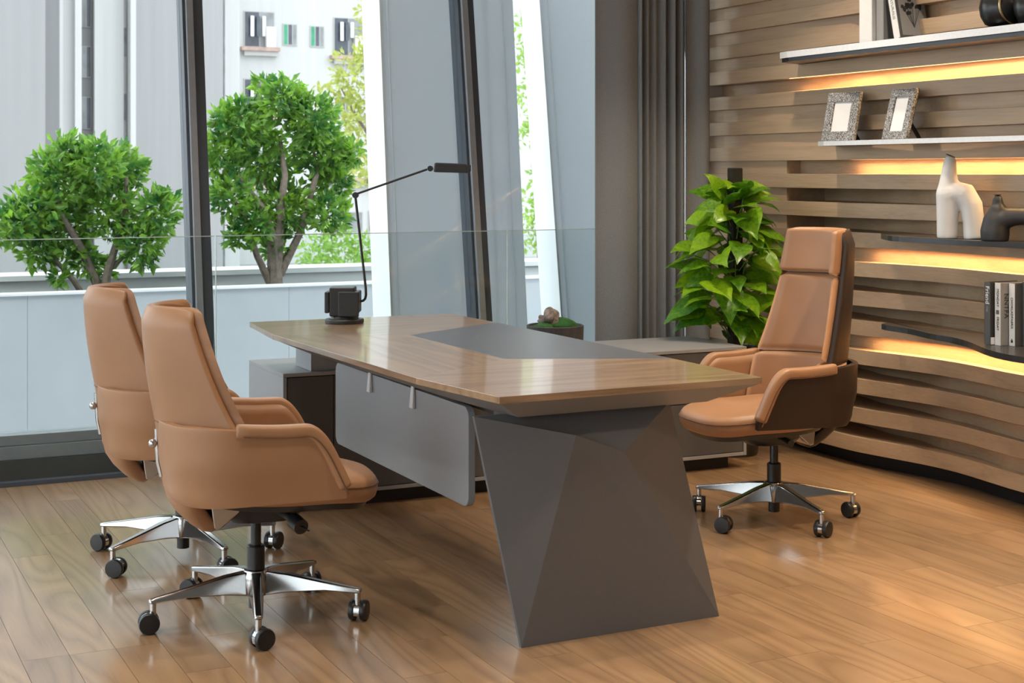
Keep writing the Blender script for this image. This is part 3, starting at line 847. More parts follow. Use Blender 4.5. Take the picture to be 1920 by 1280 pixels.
def star_base(parent, a0, turns):
    MB().lathe([(0.020, 0.072), (0.038, 0.074), (0.043, 0.085), (0.043, 0.135), (0.036, 0.150), (0.020, 0.152)], 28).build('hub', M['chrome'], parent, smooth=True)
    MB().lathe([(0.014, 0.032), (0.022, 0.033), (0.022, 0.0715), (0.014, 0.0715)], 18).build('column_foot', M['black'], parent, smooth=True)
    MB().lathe([(0.020, 0.1525), (0.0275, 0.1525), (0.0275, 0.222), (0.024, 0.226), (0.018, 0.226)], 24).build('lift_sleeve', M['black'], parent, smooth=True)
    MB().lathe([(0.010, 0.2262), (0.0165, 0.2262), (0.0165, 0.31), (0.010, 0.31)], 20).build('gas_lift', M['black_satin'], parent, smooth=True)
    for i in range(5):
        a = a0 + i * 2 * PI / 5
        ca, sa = math.cos(a), math.sin(a)
        rings = []
        for (r, z0, z1, w0, w1) in ((0.036, 0.076, 0.148, 0.024, 0.016), (0.10, 0.086, 0.142, 0.022, 0.014), (0.22, 0.094, 0.120, 0.018, 0.0115), (0.318, 0.0885, 0.103, 0.0145, 0.0105), (0.334, 0.0885, 0.100, 0.012, 0.008)):
            rings.append([(r * ca - w * sa, r * sa + w * ca, z) for w, z in ((-w0, z0), (w0, z0), (w1, z1), (-w1, z1))])
        MB().loft(rings).build('base_arm', M['chrome'], parent, bevel=0.004, seg=2, smooth=True)
        caster(parent, a, 0.322, turns[i])

def tub_plan(t, w=0.285, xb=-0.285, r=0.215, xf=0.232):
    """plan curve of the tub from the middle of the back (t=0) to the arm front (t=1)"""
    if t < 0.5:
        th = t / 0.5 * PI / 2
        return xb + r * (1 - math.cos(th) ** 0.85), w * math.sin(th) ** 0.85 if th > 0 else 0.0
    u = (t - 0.5) / 0.5
    return lerp(xb + r, xf, u), lerp(w, w - 0.012, u)

def arm_top(x, za):
    flat = za + 0.014 * sstep(0.06, -0.2, x)
    line = 0.430 + (0.238 - x) * 2.1
    k = 0.085
    h = max(0.0, min(1.0, 0.5 + 0.5 * (line - flat) / k))
    return line + (flat - line) * h - k * h * (1 - h)

def tub(parent, mat, za):
    nu, nv = 120, 16
    outer = []
    for i in range(nu + 1):
        s = -1 + 2 * i / nu
        t = abs(s)
        x, y = tub_plan(t)
        zt = arm_top(x, za)
        zb = lerp(0.400, 0.408, t)
        col = []
        for j in range(nv + 1):
            v = j / nv
            z = lerp(zb, zt, v)
            k = lerp(0.935, 1.0, sstep(0.40, 0.54, z))
            xx = x * 1.0
            fx = interp(z, [(0.38, 0.045), (0.43, 0.016), (0.54, 0.0), (0.66, -0.004)]) * (1 - sstep(0.25, 0.62, t))
            yy = y * k
            col.append((xx + fx, math.copysign(yy, s) if s else 0.0, z))
        outer.append(col)
    me = MB().grid(outer)
    o = me.build('shell', mat, parent, smooth=True, ang=0, solid=0.024)
    o.modifiers['solid'].offset = 0.0
    md = o.modifiers.new('bv', 'BEVEL'); md.width = 0.008; md.segments = 3; md.limit_method = 'ANGLE'; md.angle_limit = rad(60)
    return o

def arm_pad(parent, sgn, za, mat):
    pts = []; n = 48
    t0, t1 = 0.47, 1.0
    for i in range(n + 1):
        t = lerp(t0, t1, i / n)
        x, y = tub_plan(t)
        z = arm_top(x, za)
        pts.append(Vector((x, sgn * (y - 0.001), z)))
    rings = []
    for i, p in enumerate(pts):
        tg = (pts[min(i + 1, n)] - pts[max(i - 1, 0)]).normalized()
        side = Vector((0, 0, 1)).cross(tg)
        side = Vector((side.x, side.y, 0)).normalized() if side.length > 1e-4 else Vector((0, 1, 0))
        nrm = tg.cross(side)
        if nrm.dot(Vector((0.5, 0, 1))) < 0: nrm = -nrm
        sc_ = 0.72 + 0.28 * sstep(0, 0.08, i / n)
        w, h = 0.025 * sc_, 0.021
        prof = []
        for k in range(14):
            a = 2 * PI * k / 14
            ca, sa = math.cos(a), math.sin(a)
            prof.append(p + side * w * math.copysign(abs(ca) ** 0.55, ca) + nrm * (h * math.copysign(abs(sa) ** 0.55, sa) - 0.004))
        rings.append(prof)
    o = MB().loft(rings).build('armrest', mat, parent, smooth=True, ang=0, sub=1)
    pip = [p + Vector((0, sgn * 0.0245, -0.016)) for p in pts[2:]]
    MB().tube(pip, 0.0022, 6).build('piping', M['seam'], o, smooth=True)
    return o

def back_profile(z, H):
    """centre line x, half width, wing depth of the back at height z"""
    u = (z - 0.62) / (H - 0.62)
    xc = lerp(-0.292, -0.335, u) - 0.008 * math.sin(PI * max(0, min(1, u)))
    w = lerp(0.248, 0.172, max(0, u) ** 0.8) if u > 0 else lerp(0.248, 0.262, min(1, -u * 2))
    wing = lerp(0.205, 0.115, max(0, min(1, u)) ** 0.8)
    return xc, w, wing

def back_shell(parent, mat, H):
    nu, nv = 28, 20
    P = []
    for j in range(nv + 1):
        v = j / nv
        z = lerp(0.56, H, v)
        xc, w, wing = back_profile(z, H)
        rt = sstep(0.90, 1.0, v)
        w *= 1 - 0.10 * rt
        xc += 0.020 * rt
        P.append([(xc + wing * abs(u) ** 2.1, w * u, z - 0.012 * rt * abs(u) ** 6) for u in [-1 + 2 * i / nu for i in range(nu + 1)]])
    o = MB().grid(P).build('back_shell', mat, parent, smooth=True, ang=0, solid=0.026)
    md = o.modifiers.new('bv', 'BEVEL'); md.width = 0.009; md.segments = 3; md.limit_method = 'ANGLE'; md.angle_limit = rad(60)
    return o

def cushion(parent, name, mat, z0, z1, H, T, off, inset=0.012, rc=0.10, lean=0.0, wadd=0.0):
    """a padded piece lying on the inner face of the back from z0 to z1"""
    nu, nv = 26, 20
    F, B = [], []
    for j in range(nv + 1):
        v = j / nv
        vv_ = -1 + 2 * v
        f, b_ = [], []
        for i in range(nu + 1):
            u = -1 + 2 * i / nu
            z = lerp(z0, z1, v)
            xc, w, wing = back_profile(z, H)
            w = w - inset + wadd
            # round the corners
            cu = max(0, abs(u) - (1 - rc * 1.2)) / (rc * 1.2); cv = max(0, abs(vv_) - (1 - rc)) / rc
            k = math.sqrt(cu * cu + cv * cv)
            sh = max(1.0, k)
            uu = u; vz = z
            if k > 1 and cu > 0 and cv > 0:
                uu = math.copysign((1 - rc * 1.2) + rc * 1.2 * cu / k, u)
                vz = lerp(z0, z1, (math.copysign((1 - rc) + rc * cv / k, vv_) + 1) / 2)
            e = max(0.0, 1 - min(1.0, max(cu, cv, min(1.0, k))) ** 3.0) ** 0.42
            x = xc + (wing + 0.012) * abs(uu) ** 2.1 + off + lean * (1 - v)
            f.append((x + T * (0.35 + 0.65 * e), w * uu, vz)); b_.append((x + T * 0.35 * (1 - e) - 0.0 * e, w * uu, vz))
        F.append(f); B.append(b_)
    m = MB()
    m.grid(F); m.grid(B)
    n1 = nv + 1; n2 = nu + 1; o2 = n1 * n2
    per = [(0, i) for i in range(n2)] + [(j, n2 - 1) for j in range(1, n1)] + [(n1 - 1, i) for i in range(n2 - 2, -1, -1)] + [(j, 0) for j in range(n1 - 2, 0, -1)]
    idx = [a * n2 + c for a, c in per]
    for a, c in zip(idx, idx[1:] + idx[:1]):
        m.f.append((a, c, c + o2, a + o2))
    return m.build(name, mat, parent, smooth=True, ang=0)

def superell(a, b, n, cx_, k=56):
    out = []
    for i in range(k):
        t = 2 * PI * i / k
        c_, s_ = math.cos(t), math.sin(t)
        out.append((cx_ + a * math.copysign(abs(c_) ** (2 / n), c_), b * math.copysign(abs(s_) ** (2 / n), s_)))
    return out

def seat(parent, zt=0.462, xf=0.372, xr=-0.20, hw=0.238):
    cx_, a = (xf + xr) / 2, (xf - xr) / 2
    def ring(s, z, lift=0.0):
        return [(cx_ + (x - cx_) * s, y * s, z - 0.018 * sstep(0.18, 0.40, x) + 0.012 * sstep(0.1, -0.2, x)) for x, y in superell(a, hw, 2.9, cx_)]
    prof = [(0.80, zt - 0.080), (0.93, zt - 0.078), (0.975, zt - 0.068), (0.995, zt - 0.050), (1.0, zt - 0.034), (0.985, zt - 0.018), (0.955, zt - 0.007), (0.88, zt), (0.70, zt + 0.004), (0.4, zt + 0.005), (0.12, zt + 0.005)]
    o = MB().loft([ring(s, z) for s, z in prof]).build('seat', M['tan'], parent, smooth=True, ang=0)
    pr = ring(1.002, zt - 0.030)
    MB().tube(pr + pr[:2], 0.0022, 6).build('piping', M['seam'], o, smooth=True)
    MB().loft([ring(s, z) for s, z in ((0.70, zt - 0.104), (0.86, zt - 0.098), (0.90, zt - 0.0805), (0.5, zt - 0.0805))]).build('seat_pan', M['black'], parent, smooth=True)
    return o

def mechanism(parent):
    ring = lambda s, z, dx=0: [(dx + 0.02 + (x - 0.02) * s, y * s, z) for x, y in superell(0.135, 0.085, 3.2, 0.02, 28)]
    MB().loft([ring(0.45, 0.300), ring(0.72, 0.306), ring(0.95, 0.335), ring(1.0, 0.372)]).build('mechanism', M['black'], parent, smooth=True)
    lv = MB().tube([(0.06, -0.08, 0.345), (0.085, -0.15, 0.335), (0.095, -0.185, 0.328)], [0.013, 0.013, 0.013], 12).build('lever', M['black'], parent, smooth=True)
    MB().tube([(0.090, -0.165, 0.331), (0.105, -0.215, 0.320)], [0.023, 0.023], 16).build('knob', M['black'], lv, smooth=True)
    MB().tube([(0.103, -0.205, 0.322), (0.122, -0.245, 0.315)], [0.008, 0.004], 8, 0.5).build('paddle', M['black'], lv, smooth=True)
    MB().tube([(0.03, 0.08, 0.345), (0.04, 0.19, 0.335)], [0.010, 0.014], 12).build('lever', M['black'], parent, smooth=True)
    # chrome bracket from the mechanism up to the tail of the back shell
    side = [(-0.155, 0.415), (-0.050, 0.392), (-0.060, 0.345), (-0.118, 0.297), (-0.135, 0.300)]
    MB().hexa([(x, -0.078, z) for x, z in side], [(x, 0.078, z) for x, z in side]).build('bracket', M['chrome'], parent, bevel=0.004, smooth=True)

def tail(parent, mat):
    """the leather tongue running from the back down under the seat"""
    rings = []
    for (x, z, w, t) in ((-0.262, 0.475, 0.150, 0.016), (-0.258, 0.445, 0.150, 0.026), (-0.243, 0.405, 0.138, 0.032), (-0.215, 0.365, 0.108, 0.034), (-0.180, 0.328, 0.080, 0.032), (-0.150, 0.300, 0.058, 0.026), (-0.134, 0.288, 0.040, 0.016)):
        ring = []
        for k in range(28):
            a = 2 * PI * k / 28
            c_, s_ = math.cos(a), math.sin(a)
            yy = w * math.copysign(abs(s_) ** 0.6, s_)
            xx = t * math.copysign(abs(c_) ** 0.6, c_)
            ring.append((x + xx * 0.85 + 0.35 * abs(yy) ** 2 / 0.15, yy, z + xx * 0.5))
        rings.append(ring)
    MB().loft(rings).build('tail', mat, parent, smooth=True, ang=0)

def make_chair(name, exec_, a0, turns):
    r = empty(name)
    H = 1.150 if exec_ else 0.975
    za = 0.622
    out = M['brown'] if exec_ else M['tan']
    star_base(r, a0, turns)
    mechanism(r)
    tub(r, out, za)
    back_shell(r, out, H)
    tail(r, out)
    for s in (-1, 1): arm_pad(r, s, za, M['tan'])
    # inner lining of the tub, seen between seat and arm tops
    nu, nv = 60, 6
    P = []
    for i in range(nu + 1):
        s = -1 + 2 * i / nu
        t = abs(s) * 0.95
        x, y = tub_plan(t, 0.285 - 0.026, -0.285 + 0.030)
        zt = arm_top(x, za) - 0.004
        P.append([(x, math.copysign(y, s) if s else 0.0, lerp(0.43, max(zt, 0.435), j / nv)) for j in range(nv + 1)])
    MB().grid(P).build('lining', M['tan'], r, smooth=True, ang=0, solid=0.014)
    seat(r)
    if exec_:
        cushion(r, 'lumbar_pad', M['tan'], 0.44, 0.643, H, 0.036, 0.018, 0.016, 0.04, 0.02)
        cushion(r, 'backrest', M['tan'], 0.645, 0.968, H, 0.036, 0.012, 0.002, 0.04)
        cushion(r, 'headrest', M['tan'], 0.970, H + 0.004, H, 0.058, 0.012, -0.004, 0.16)
    else:
        cushion(r, 'lumbar_pad', M['tan'], 0.46, 0.615, H, 0.045, 0.022, 0.016, 0.06, 0.03)
        cushion(r, 'backrest', M['tan'], 0.617, H + 0.004, H, 0.026, 0.013, 0.000, 0.08)
    # seam round the back at arm height
    seam = []
    for i in range(29):
        u = -1 + 2 * i / 28
        xc, w, wing = back_profile(0.632, H)
        seam.append((xc - 0.0125 + wing * abs(u) ** 2.1, w * u * 1.005, 0.628 + 0.014 * abs(u) ** 2))
    MB().tube(seam, 0.0018, 6).build('seam', M['seam'] if not exec_ else M['black'], r, smooth=True)
    if not exec_:
        xs = lambda z: -0.302 + interp(z, [(0.40, 0.03), (0.50, 0.006), (0.60, 0.0)])
        MB().tube([(xs(0.455), 0, 0.455), (xs(0.50), 0, 0.50), (xs(0.555), 0, 0.555), (xs(0.60), 0, 0.60)], 0.0065, 8).build('spine_slot', M['chrome'], r, smooth=True)
        MB().ball((-0.311, 0, 0.556), 0.014, 14, 8, (1, 1, 1)).build('spine_knob', M['chrome'], r, smooth=True)
    return r

guest = make_chair('guest_chair', False, rad(255.3 + 8), [rad(200 + 40 * i) for i in range(5)])
guest.location = (1.312, 4.575, 0)
guest.rotation_euler.z = rad(-8)
tag(guest, 'tan leather guest chair with chrome base, the one beside the modesty panel in front', 'chair', 'tan guest chairs facing the desk')
def rebase(root, ang):
    """turn only the star base and its casters about the gas lift"""
    for ch in root.children:
        if ch.name.split('.')[0] in ('base_arm', 'caster'):
            ch.rotation_euler.z = ang
g2 = copy_tree(guest)
g2.location = (1.284, 5.411, 0)
g2.rotation_euler.z = rad(-8)
rebase(g2, rad(210 - 255.3))
tag(g2, 'tan leather guest chair partly hidden behind another tan chair, close to the window', 'chair', 'tan guest chairs facing the desk')
ex = make_chair('executive_chair', True, rad(268 - 176), [rad(30 + 70 * i) for i in range(5)])
ex.location = (3.538, 4.976, 0)
ex.rotation_euler.z = rad(176)
tag(ex, 'high-back executive chair with headrest, tan inside and dark brown outside', 'chair')

# ================================================================== DESK LAMP
lp = empty('desk_lamp', (2.10, 6.0, 0.7505))
tag(lp, 'black articulated desk lamp with square base on the oak desk', 'lamp')
lp.rotation_euler.z = rad(-25.6)
MB().lathe([(0.01, 0), (0.079, 0), (0.081, 0.004), (0.081, 0.014), (0.077, 0.018), (0.01, 0.018)], 40).build('base', M['lamp'], lp, smooth=True)
MB().lathe([(0.01, 0.0182), (0.060, 0.0182), (0.055, 0.030), (0.01, 0.030)], 32).build('pivot', M['lamp'], lp, smooth=True)
MB().box(-0.058, 0.046, -0.050, 0.052, 0.0302, 0.150).build('transformer', M['lamp'], lp, bevel=0.006, seg=3)
MB().box(-0.078, -0.0585, -0.050, 0.050, 0.044, 0.132).build('cover_plate', M['lamp'], lp, bevel=0.005, seg=3)
MB().box(-0.020, 0.066, -0.066, -0.0505, 0.0305, 0.134).build('cover_plate', M['lamp'], lp, bevel=0.005, seg=3)
MB().box(0.0465, 0.066, -0.050, 0.050, 0.044, 0.134).build('cover_plate', M['lamp'], lp, bevel=0.005, seg=3)
MB().tube([(0.066, 0, 0.090), (0.078, 0, 0.092), (0.086, 0, 0.100), (0.0895, 0, 0.115), (0.089, 0, 0.14), (0.046, 0, 0.52)], 0.0055, 10).build('lower_arm', M['lamp'], lp, smooth=True)
MB().tube([(0.046, -0.012, 0.532), (0.046, 0.012, 0.532)], 0.013, 18).build('elbow', M['lamp'], lp, smooth=True)
MB().tube([(0.052, 0, 0.538), (0.345, 0, 0.640)], 0.0048, 10).build('upper_arm', M['lamp'], lp, smooth=True)
MB().tube([(0.358, -0.011, 0.643), (0.358, 0.011, 0.643)], 0.012, 18).build('wrist', M['lamp'], lp, smooth=True)
hd = MB().hexa([(0.372, -0.032, 0.628), (0.518, -0.032, 0.624), (0.518, 0.032, 0.624), (0.372, 0.032, 0.628)],
               [(0.376, -0.026, 0.668), (0.510, -0.026, 0.663), (0.510, 0.026, 0.663), (0.376, 0.026, 0.668)]).build('lamp_head', M['lamp'], lp, bevel=0.007, seg=3)
MB().box(0.5185, 0.527, -0.020, 0.020, 0.630, 0.658).build('switch', M['lamp'], hd, bevel=0.003)

# ================================================================== MOSS BOWL
bowl = empty('moss_bowl', (3.17, 6.16, 0.5665))
tag(bowl, 'dark stone bowl of green moss and a small grey rock on the credenza', 'bowl')
MB().lathe([(0.02, 0), (0.115, 0.0), (0.128, 0.01), (0.131, 0.112), (0.126, 0.115), (0.121, 0.112), (0.119, 0.100), (0.02, 0.100)], 40).build('bowl', M['stone_bowl'], bowl, smooth=True)
def lumpy(c, r, sq, seed, amp, seg=26, rg=16):
    q = random.Random(seed); ph = [(q.uniform(2, 5), q.uniform(0, 6), q.uniform(2, 6)) for _ in range(5)]
    b = MB().ball((0, 0, 0), 1.0, seg, rg)
    out = []
    for v in b.v:
        k = 1 + amp * sum(math.sin(f_ * v[0] + p_ + g_ * v[1]) * math.cos(g_ * v[2] + p_) for f_, p_, g_ in ph) / 2.2
        out.append((c[0] + r * sq[0] * v[0] * k, c[1] + r * sq[1] * v[1] * k, c[2] + r * sq[2] * v[2] * k))
    b.v = out
    return b
MB().lathe([(0.01, 0.1005), (0.1185, 0.1005), (0.1185, 0.107), (0.01, 0.110)], 30).build('soil', M['soil'], bowl, smooth=True)
lumpy((0.028, -0.01, 0.108), 0.066, (1.1, 1.0, 0.60), 3, 0.10).build('moss_mound', M['moss'], bowl, smooth=True)
lumpy((-0.072, -0.03, 0.105), 0.045, (1.0, 1.0, 0.55), 5, 0.10).build('moss_mound', M['moss'], bowl, smooth=True)
rk = lumpy((-0.035, -0.02, 0.150), 0.036, (0.95, 0.9, 1.25), 8, 0.26).build('rock', M['rock'], bowl, smooth=True)
lumpy((-0.066, -0.005, 0.135), 0.022, (0.9, 0.9, 1.1), 9, 0.25).build('rock', M['rock'], bowl, smooth=True)

# ================================================================== POTHOS
px_, py_ = 4.195, 6.225
pt = empty('potted_pothos', (px_, py_, 0))
tag(pt, 'lush green pothos climbing a dark pole in a black pot by the oak wall', 'plant')
MB().lathe([(0.02, 0), (0.105, 0.0), (0.112, 0.01), (0.135, 0.50), (0.137, 0.52), (0.129, 0.52), (0.126, 0.49), (0.02, 0.49)], 36).build('pot', M['black_satin'], pt, smooth=True)
MB().lathe([(0.01, 0.4902), (0.124, 0.4902), (0.124, 0.497), (0.01, 0.50)], 24).build('soil', M['soil'], pt, smooth=True)
MB().box(-0.030, 0.030, -0.026, 0.026, 0.4995, 1.40).build('moss_pole', M['moss_pole'], pt, bevel=0.006)
def leaf_mesh(curl, fold, wav, tipc):
    """heart-shaped blade, base at the origin, tip along +X, length 1"""
    half = [(0.0, 0.0), (-0.10, 0.13), (-0.10, 0.26), (0.02, 0.37), (0.20, 0.40), (0.42, 0.35), (0.64, 0.24), (0.84, 0.10), (1.0, 0.0)]
    mid = [0.0, 0.03, 0.06, 0.14, 0.26, 0.44, 0.64, 0.84, 1.0]
    def zz(x, y): return -curl * x * x + fold * abs(y) - 0.9 * fold * y * y / 0.4 + wav * math.sin(9 * x) * abs(y) - tipc * max(0, x - 0.7) ** 2
    v, f = [], []
    for x in mid: v.append((x, 0, zz(x, 0)))
    n = len(mid)
    for sg in (1, -1):
        o = len(v)
        for i in range(1, n - 1):
            hx, hy = half[i]
            v.append(((hx + mid[i]) / 2, sg * hy * 0.5, zz((hx + mid[i]) / 2, hy * .5) + 0.012))
            v.append((hx, sg * hy, zz(hx, hy)))
        for i in range(1, n - 2):
            a, b_ = o + 2 * (i - 1), o + 2 * i
            q1 = (i, i + 1, b_, a); q2 = (a, b_, b_ + 1, a + 1)
            f += [q1, q2] if sg > 0 else [tuple(reversed(q1)), tuple(reversed(q2))]
        a = o; z_ = o + 2 * (n - 3)
        t = [(0, 1, a), (0, a, a + 1), (n - 2, n - 1, z_), (z_, n - 1, z_ + 1)]
        f += t if sg > 0 else [tuple(reversed(q)) for q in t]
    me = bpy.data.meshes.new('leaf')
    me.from_pydata(v, [], f)
    me.polygons.foreach_set('use_smooth', [True] * len(me.polygons))
    me.materials.append(M['pothos'])
    me.update()
    return me
leaf_meshes = [leaf_mesh(0.18, 0.30, 0.05, 0.4), leaf_mesh(0.32, 0.45, -0.06, 0.6), leaf_mesh(0.08, 0.22, 0.08, 0.9), leaf_mesh(0.42, 0.35, 0.10, 0.2)]
q = random.Random(21)
NL = 124
for i in range(NL):
    u = (i + 0.5) / NL
    zt = lerp(0.53, 1.31, u ** 0.95)
    az = i * 2.39996 + q.uniform(-0.5, 0.5)
    # fuller in the middle, narrow on top
    spread = interp(u, [(0.0, 0.28), (0.3, 0.40), (0.65, 0.36), (0.85, 0.24), (1.0, 0.08)]) * q.uniform(0.45, 1.0)
    dirv = Vector((math.cos(az), math.sin(az), 0))
    if dirv.x > 0.15: spread *= 0.60
    if dirv.y < -0.5 and zt < 0.62: zt += 0.06
    if dirv.x < 0.3: zt = max(zt, 0.665)
    size = q.uniform(0.13, 0.19) * (0.85 if u > 0.9 else 1.0)
    base = Vector((0, 0, zt)) + dirv * spread * 0.62 + Vector((0, 0, 0.02))
    droop = q.uniform(-0.6, 0.30) if u < 0.85 else q.uniform(-0.3, 0.7)
    tip = (dirv + Vector((q.gauss(0, .4), q.gauss(0, .4), droop))).normalized()
    up = (Vector((q.gauss(0, .45), q.gauss(0, .45), 1.0)) + Vector((-0.2, -0.4, 0))).normalized()
    side = up.cross(tip).normalized(); nrm = tip.cross(side)
    mtx = Matrix((tip, side, nrm)).transposed().to_4x4()
    o = link('leaf', leaf_meshes[i % 4], None, pt)
    o.matrix_local = Matrix.Translation(base) @ mtx @ Matrix.Scale(size, 4)
    if i % 2 == 0:
        root_ = Vector((dirv.x * 0.03, dirv.y * 0.03, zt - 0.09))
        MB().tube([root_, root_.lerp(base, 0.6) + Vector((0, 0, 0.02)), base], 0.0028, 5).build('petiole', M['stem'], pt, smooth=True)

# ================================================================== SHELVES
def shelf(label, zt, th, front, y0, y1, lip=0.0, edge='shelf_edge_lit'):
    n = 40
    r = empty('wall_shelf', (4.45, (y0 + y1) / 2, zt - th))
    tag(r, label, 'shelf', 'shelves on the oak wall')
    oy = (y0 + y1) / 2
    pts = []
    for i in range(n + 1):
        y = lerp(y0, y1, i / n)
        x = front(y)
        e = max(0.0, 1 - (y1 - y) / 0.10)
        x = lerp(x, 4.515, 1 - math.sqrt(max(0, 1 - e * e))) if e > 0 else x
        pts.append((x - 4.45, y - oy))
    ring = pts + [(4.50 - 4.45, y1 - oy), (4.50 - 4.45, y0 - oy)]
    MB().prism([(x + 0.0016, y) for x, y in pts] + ring[-2:], 0, th).build('board', M['shelf'], r)
    strip = [(x, y) for x, y in pts]
    MB().prism(strip + [(x + 0.0012, y) for x, y in reversed(strip)], 0.0, th).build('front_edge', M[edge], r)
    if lip:
        MB().prism([(x + 0.012, y + 0.012 * (i == len(pts) - 1)) for i, (x, y) in enumerate(pts)] + ring[-2:], -lip, -0.0004).build('lower_board', M['shelf'], r)
    return r
shelf('thick top shelf holding books and a black ball', 1.958, 0.030, lambda y: 4.335, 3.4, 6.13, 0.018)
shelf('thin shelf holding two woven photo frames', 1.522, 0.021, lambda y: 4.345, 3.4, 5.84)
shelf('dark bowed shelf holding the white and black vases', 1.100, 0.022, lambda y: interp(y, [(3.4, 4.40), (4.4, 4.39), (4.9, 4.335), (5.2, 4.34), (5.5, 4.46)]), 3.4, 5.50, edge='shelf')
shelf('dark wavy lowest shelf with a row of books', 0.700, 0.024, lambda y: interp(y, [(3.4, 3.95), (4.25, 4.10), (4.9, 4.33), (5.25, 4.40), (5.5, 4.41)]), 3.4, 5.45, edge='shelf')

# ------------------------------------------------------------------ books
def book(label, x0, y0, z0, dx, dy, dz, cov, spine, name='book', ry=0.0, lean=0.0, grp=None):
    """spine looks to -X, one cover to -Y; origin at the lower corner"""
    r = empty(name, (x0, y0, z0))
    r.rotation_euler = (lean, 0, ry)
    tag(r, label, 'book', grp)
    t = 0.003
    MB().box(t, dx - 0.004, t, dy - t, 0.003, dz - 0.003).build('pages', M['paper'], r)
    MB().box(0, dx, 0, t - 0.0002, 0, dz).build('cover', cov, r, bevel=0.0006)
    MB().box(0, dx, dy - t + 0.0002, dy, 0, dz).build('cover', cov, r, bevel=0.0006)
    MB().box(-0.0005, t - 0.0002, t, dy - t, 0, dz).build('spine', spine, r)
    return r
SP = (PI / 2, PI / 2, -PI / 2)   # lettering running down the spine, read from -X
def spine_text(r, body, size, dy, z, mat, sx=1.0):
    o = text_part(body, size, mat, r, (-0.0012, dy / 2, z), (0, 0, 0), sx=1.0)
    m = Matrix(((0, 0, -1, 0), (0, -1, 0, 0), (-1, 0, 0, 0), (0, 0, 0, 1)))
    m = Matrix(((0, 0, -1), (0, -1, 0), (-1, 0, 0))).to_4x4()
    # text x axis -> -z, text y axis -> -y flipped so that it reads downwards
    xa, ya = Vector((0, 0, -1)), Vector((0, -1, 0))
    za = xa.cross(ya)
    o.matrix_local = Matrix.Translation((-0.0012, dy / 2, z)) @ Matrix((xa, ya, za)).transposed().to_4x4() @ Matrix.Diagonal((sx, 1, 1, 1))
    return o
def cover_text(r, body, size, x, z, mat):
    o = text_part(body, size, mat, r, (0, 0, 0), (0, 0, 0))
    xa, ya = Vector((0, 0, -1)), Vector((1, 0, 0))
    za = xa.cross(ya)
    o.matrix_local = Matrix.Translation((x, -0.0008, z)) @ Matrix((xa, ya, za)).transposed().to_4x4()
    return o
G = 'books on the lowest shelf'
zb = 0.7006
b1 = book('dark grey book with white lettering, first in the row on the lowest shelf', 4.262, 4.548, zb, 0.17, 0.036, 0.246, M['book_black'], M['book_dark'], grp=G)
spine_text(b1, 'Friend', 0.028, 0.036, 0.195, M['print_white'])
spine_text(b1, 'map', 0.014, 0.036, 0.140, M['print_grey'])
MB().box(0.0, 0.03, -0.0016, -0.0003, 0.002, 0.030).build('label_block', M['paper'], b1)
b2 = book('white-spined book with black capitals between two other books on the lowest shelf', 4.280, 4.511, zb, 0.17, 0.035, 0.244, M['book_grey'], M['book_white'], grp=G)
spine_text(b2, 'MONDAY', 0.017, 0.035, 0.186, M['print_black'], 0.95)
for j in range(3):
    MB().box(-0.0014, -0.0006, 0.011 + j * 0.0055, 0.0145 + j * 0.0055, 0.122, 0.138).build('title_bar', M['print_black'], b2)
spine_text(b2, 'FRIDAY', 0.017, 0.035, 0.085, M['print_black'], 0.95)
cover_text(b2, 'NNTFA', 0.030, 0.026, 0.155, M['print_black'])
b3 = book('pale grey book with serif title and small black emblem on the lowest shelf', 4.318, 4.474, zb, 0.165, 0.036, 0.243, M['book_dark'], M['book_white'], grp=G)
spine_text(b3, 'CHOKLADFABRIS', 0.0165, 0.036, 0.128, M['print_black'], 0.95)
MB().box(-0.0014, -0.0006, 0.013, 0.023, 0.012, 0.022).build('emblem', M['print_black'], b3)
MB().box(-0.0014, -0.0006, 0.016, 0.020, 0.0225, 0.027).build('emblem', M['print_black'], b3)
b4 = book('dark-covered book at the frame edge of the lowest shelf', 4.352, 4.435, zb, 0.16, 0.037, 0.25, M['book_black'], M['book_dark'], grp=G)

G = 'books on the top shelf'
zt = 1.9586
t1 = book('tall white book standing upright on the top shelf', 4.372, 5.405, zt, 0.14, 0.088, 0.29, M['book_white'], M['book_white'], grp=G)
t2 = book('plain dark grey book squeezed between two other books on the top shelf', 4.392, 5.350, zt, 0.13, 0.052, 0.28, M['book_grey'], M['book_grey'], grp=G)
t3 = book('leaning book with a dark bouquet on its cover on the top shelf', 4.392, 5.236, zt + 0.0105, 0.165, 0.045, 0.27, M['book_dark'], M['book_white'], lean=rad(-13), grp=G)
spine_text(t3, 'NATURALIS', 0.022, 0.045, 0.145, M['print_grey'])
cvr = MB().box(0.014, 0.160, -0.0016, -0.0003, 0.010, 0.25).build('cover_picture', M['book_grey'], t3)
qf = random.Random(3)
for i in range(16):
    a = qf.uniform(-0.9, 0.9); L = qf.uniform(0.035, 0.085)
    bx_, bz_ = 0.085, 0.075
    ex_, ez_ = bx_ + L * math.sin(a), bz_ + L * math.cos(a) * 1.2
    MB().tube([(bx_, -0.0017, bz_ - 0.03), (ex_, -0.0017, ez_)], 0.0008, 4).build('printed_stem', M['print_black'], cvr)
    MB().prism([(ex_ + 0.010 * math.cos(k * PI / 4) * qf.uniform(.6, 1.2), ez_ + 0.010 * math.sin(k * PI / 4) * qf.uniform(.6, 1.2)) for k in range(8)], 0, 0.0006)
    me = MB().prism([(ex_ + 0.011 * math.cos(k * PI / 4) * qf.uniform(.6, 1.2), ez_ + 0.011 * math.sin(k * PI / 4) * qf.uniform(.6, 1.2)) for k in range(8)], 0, 0.0006)
    me.v = [(x, -0.0018 - z, y) for x, y, z in me.v]
    me.build('printed_flower', M['print_black'], cvr)

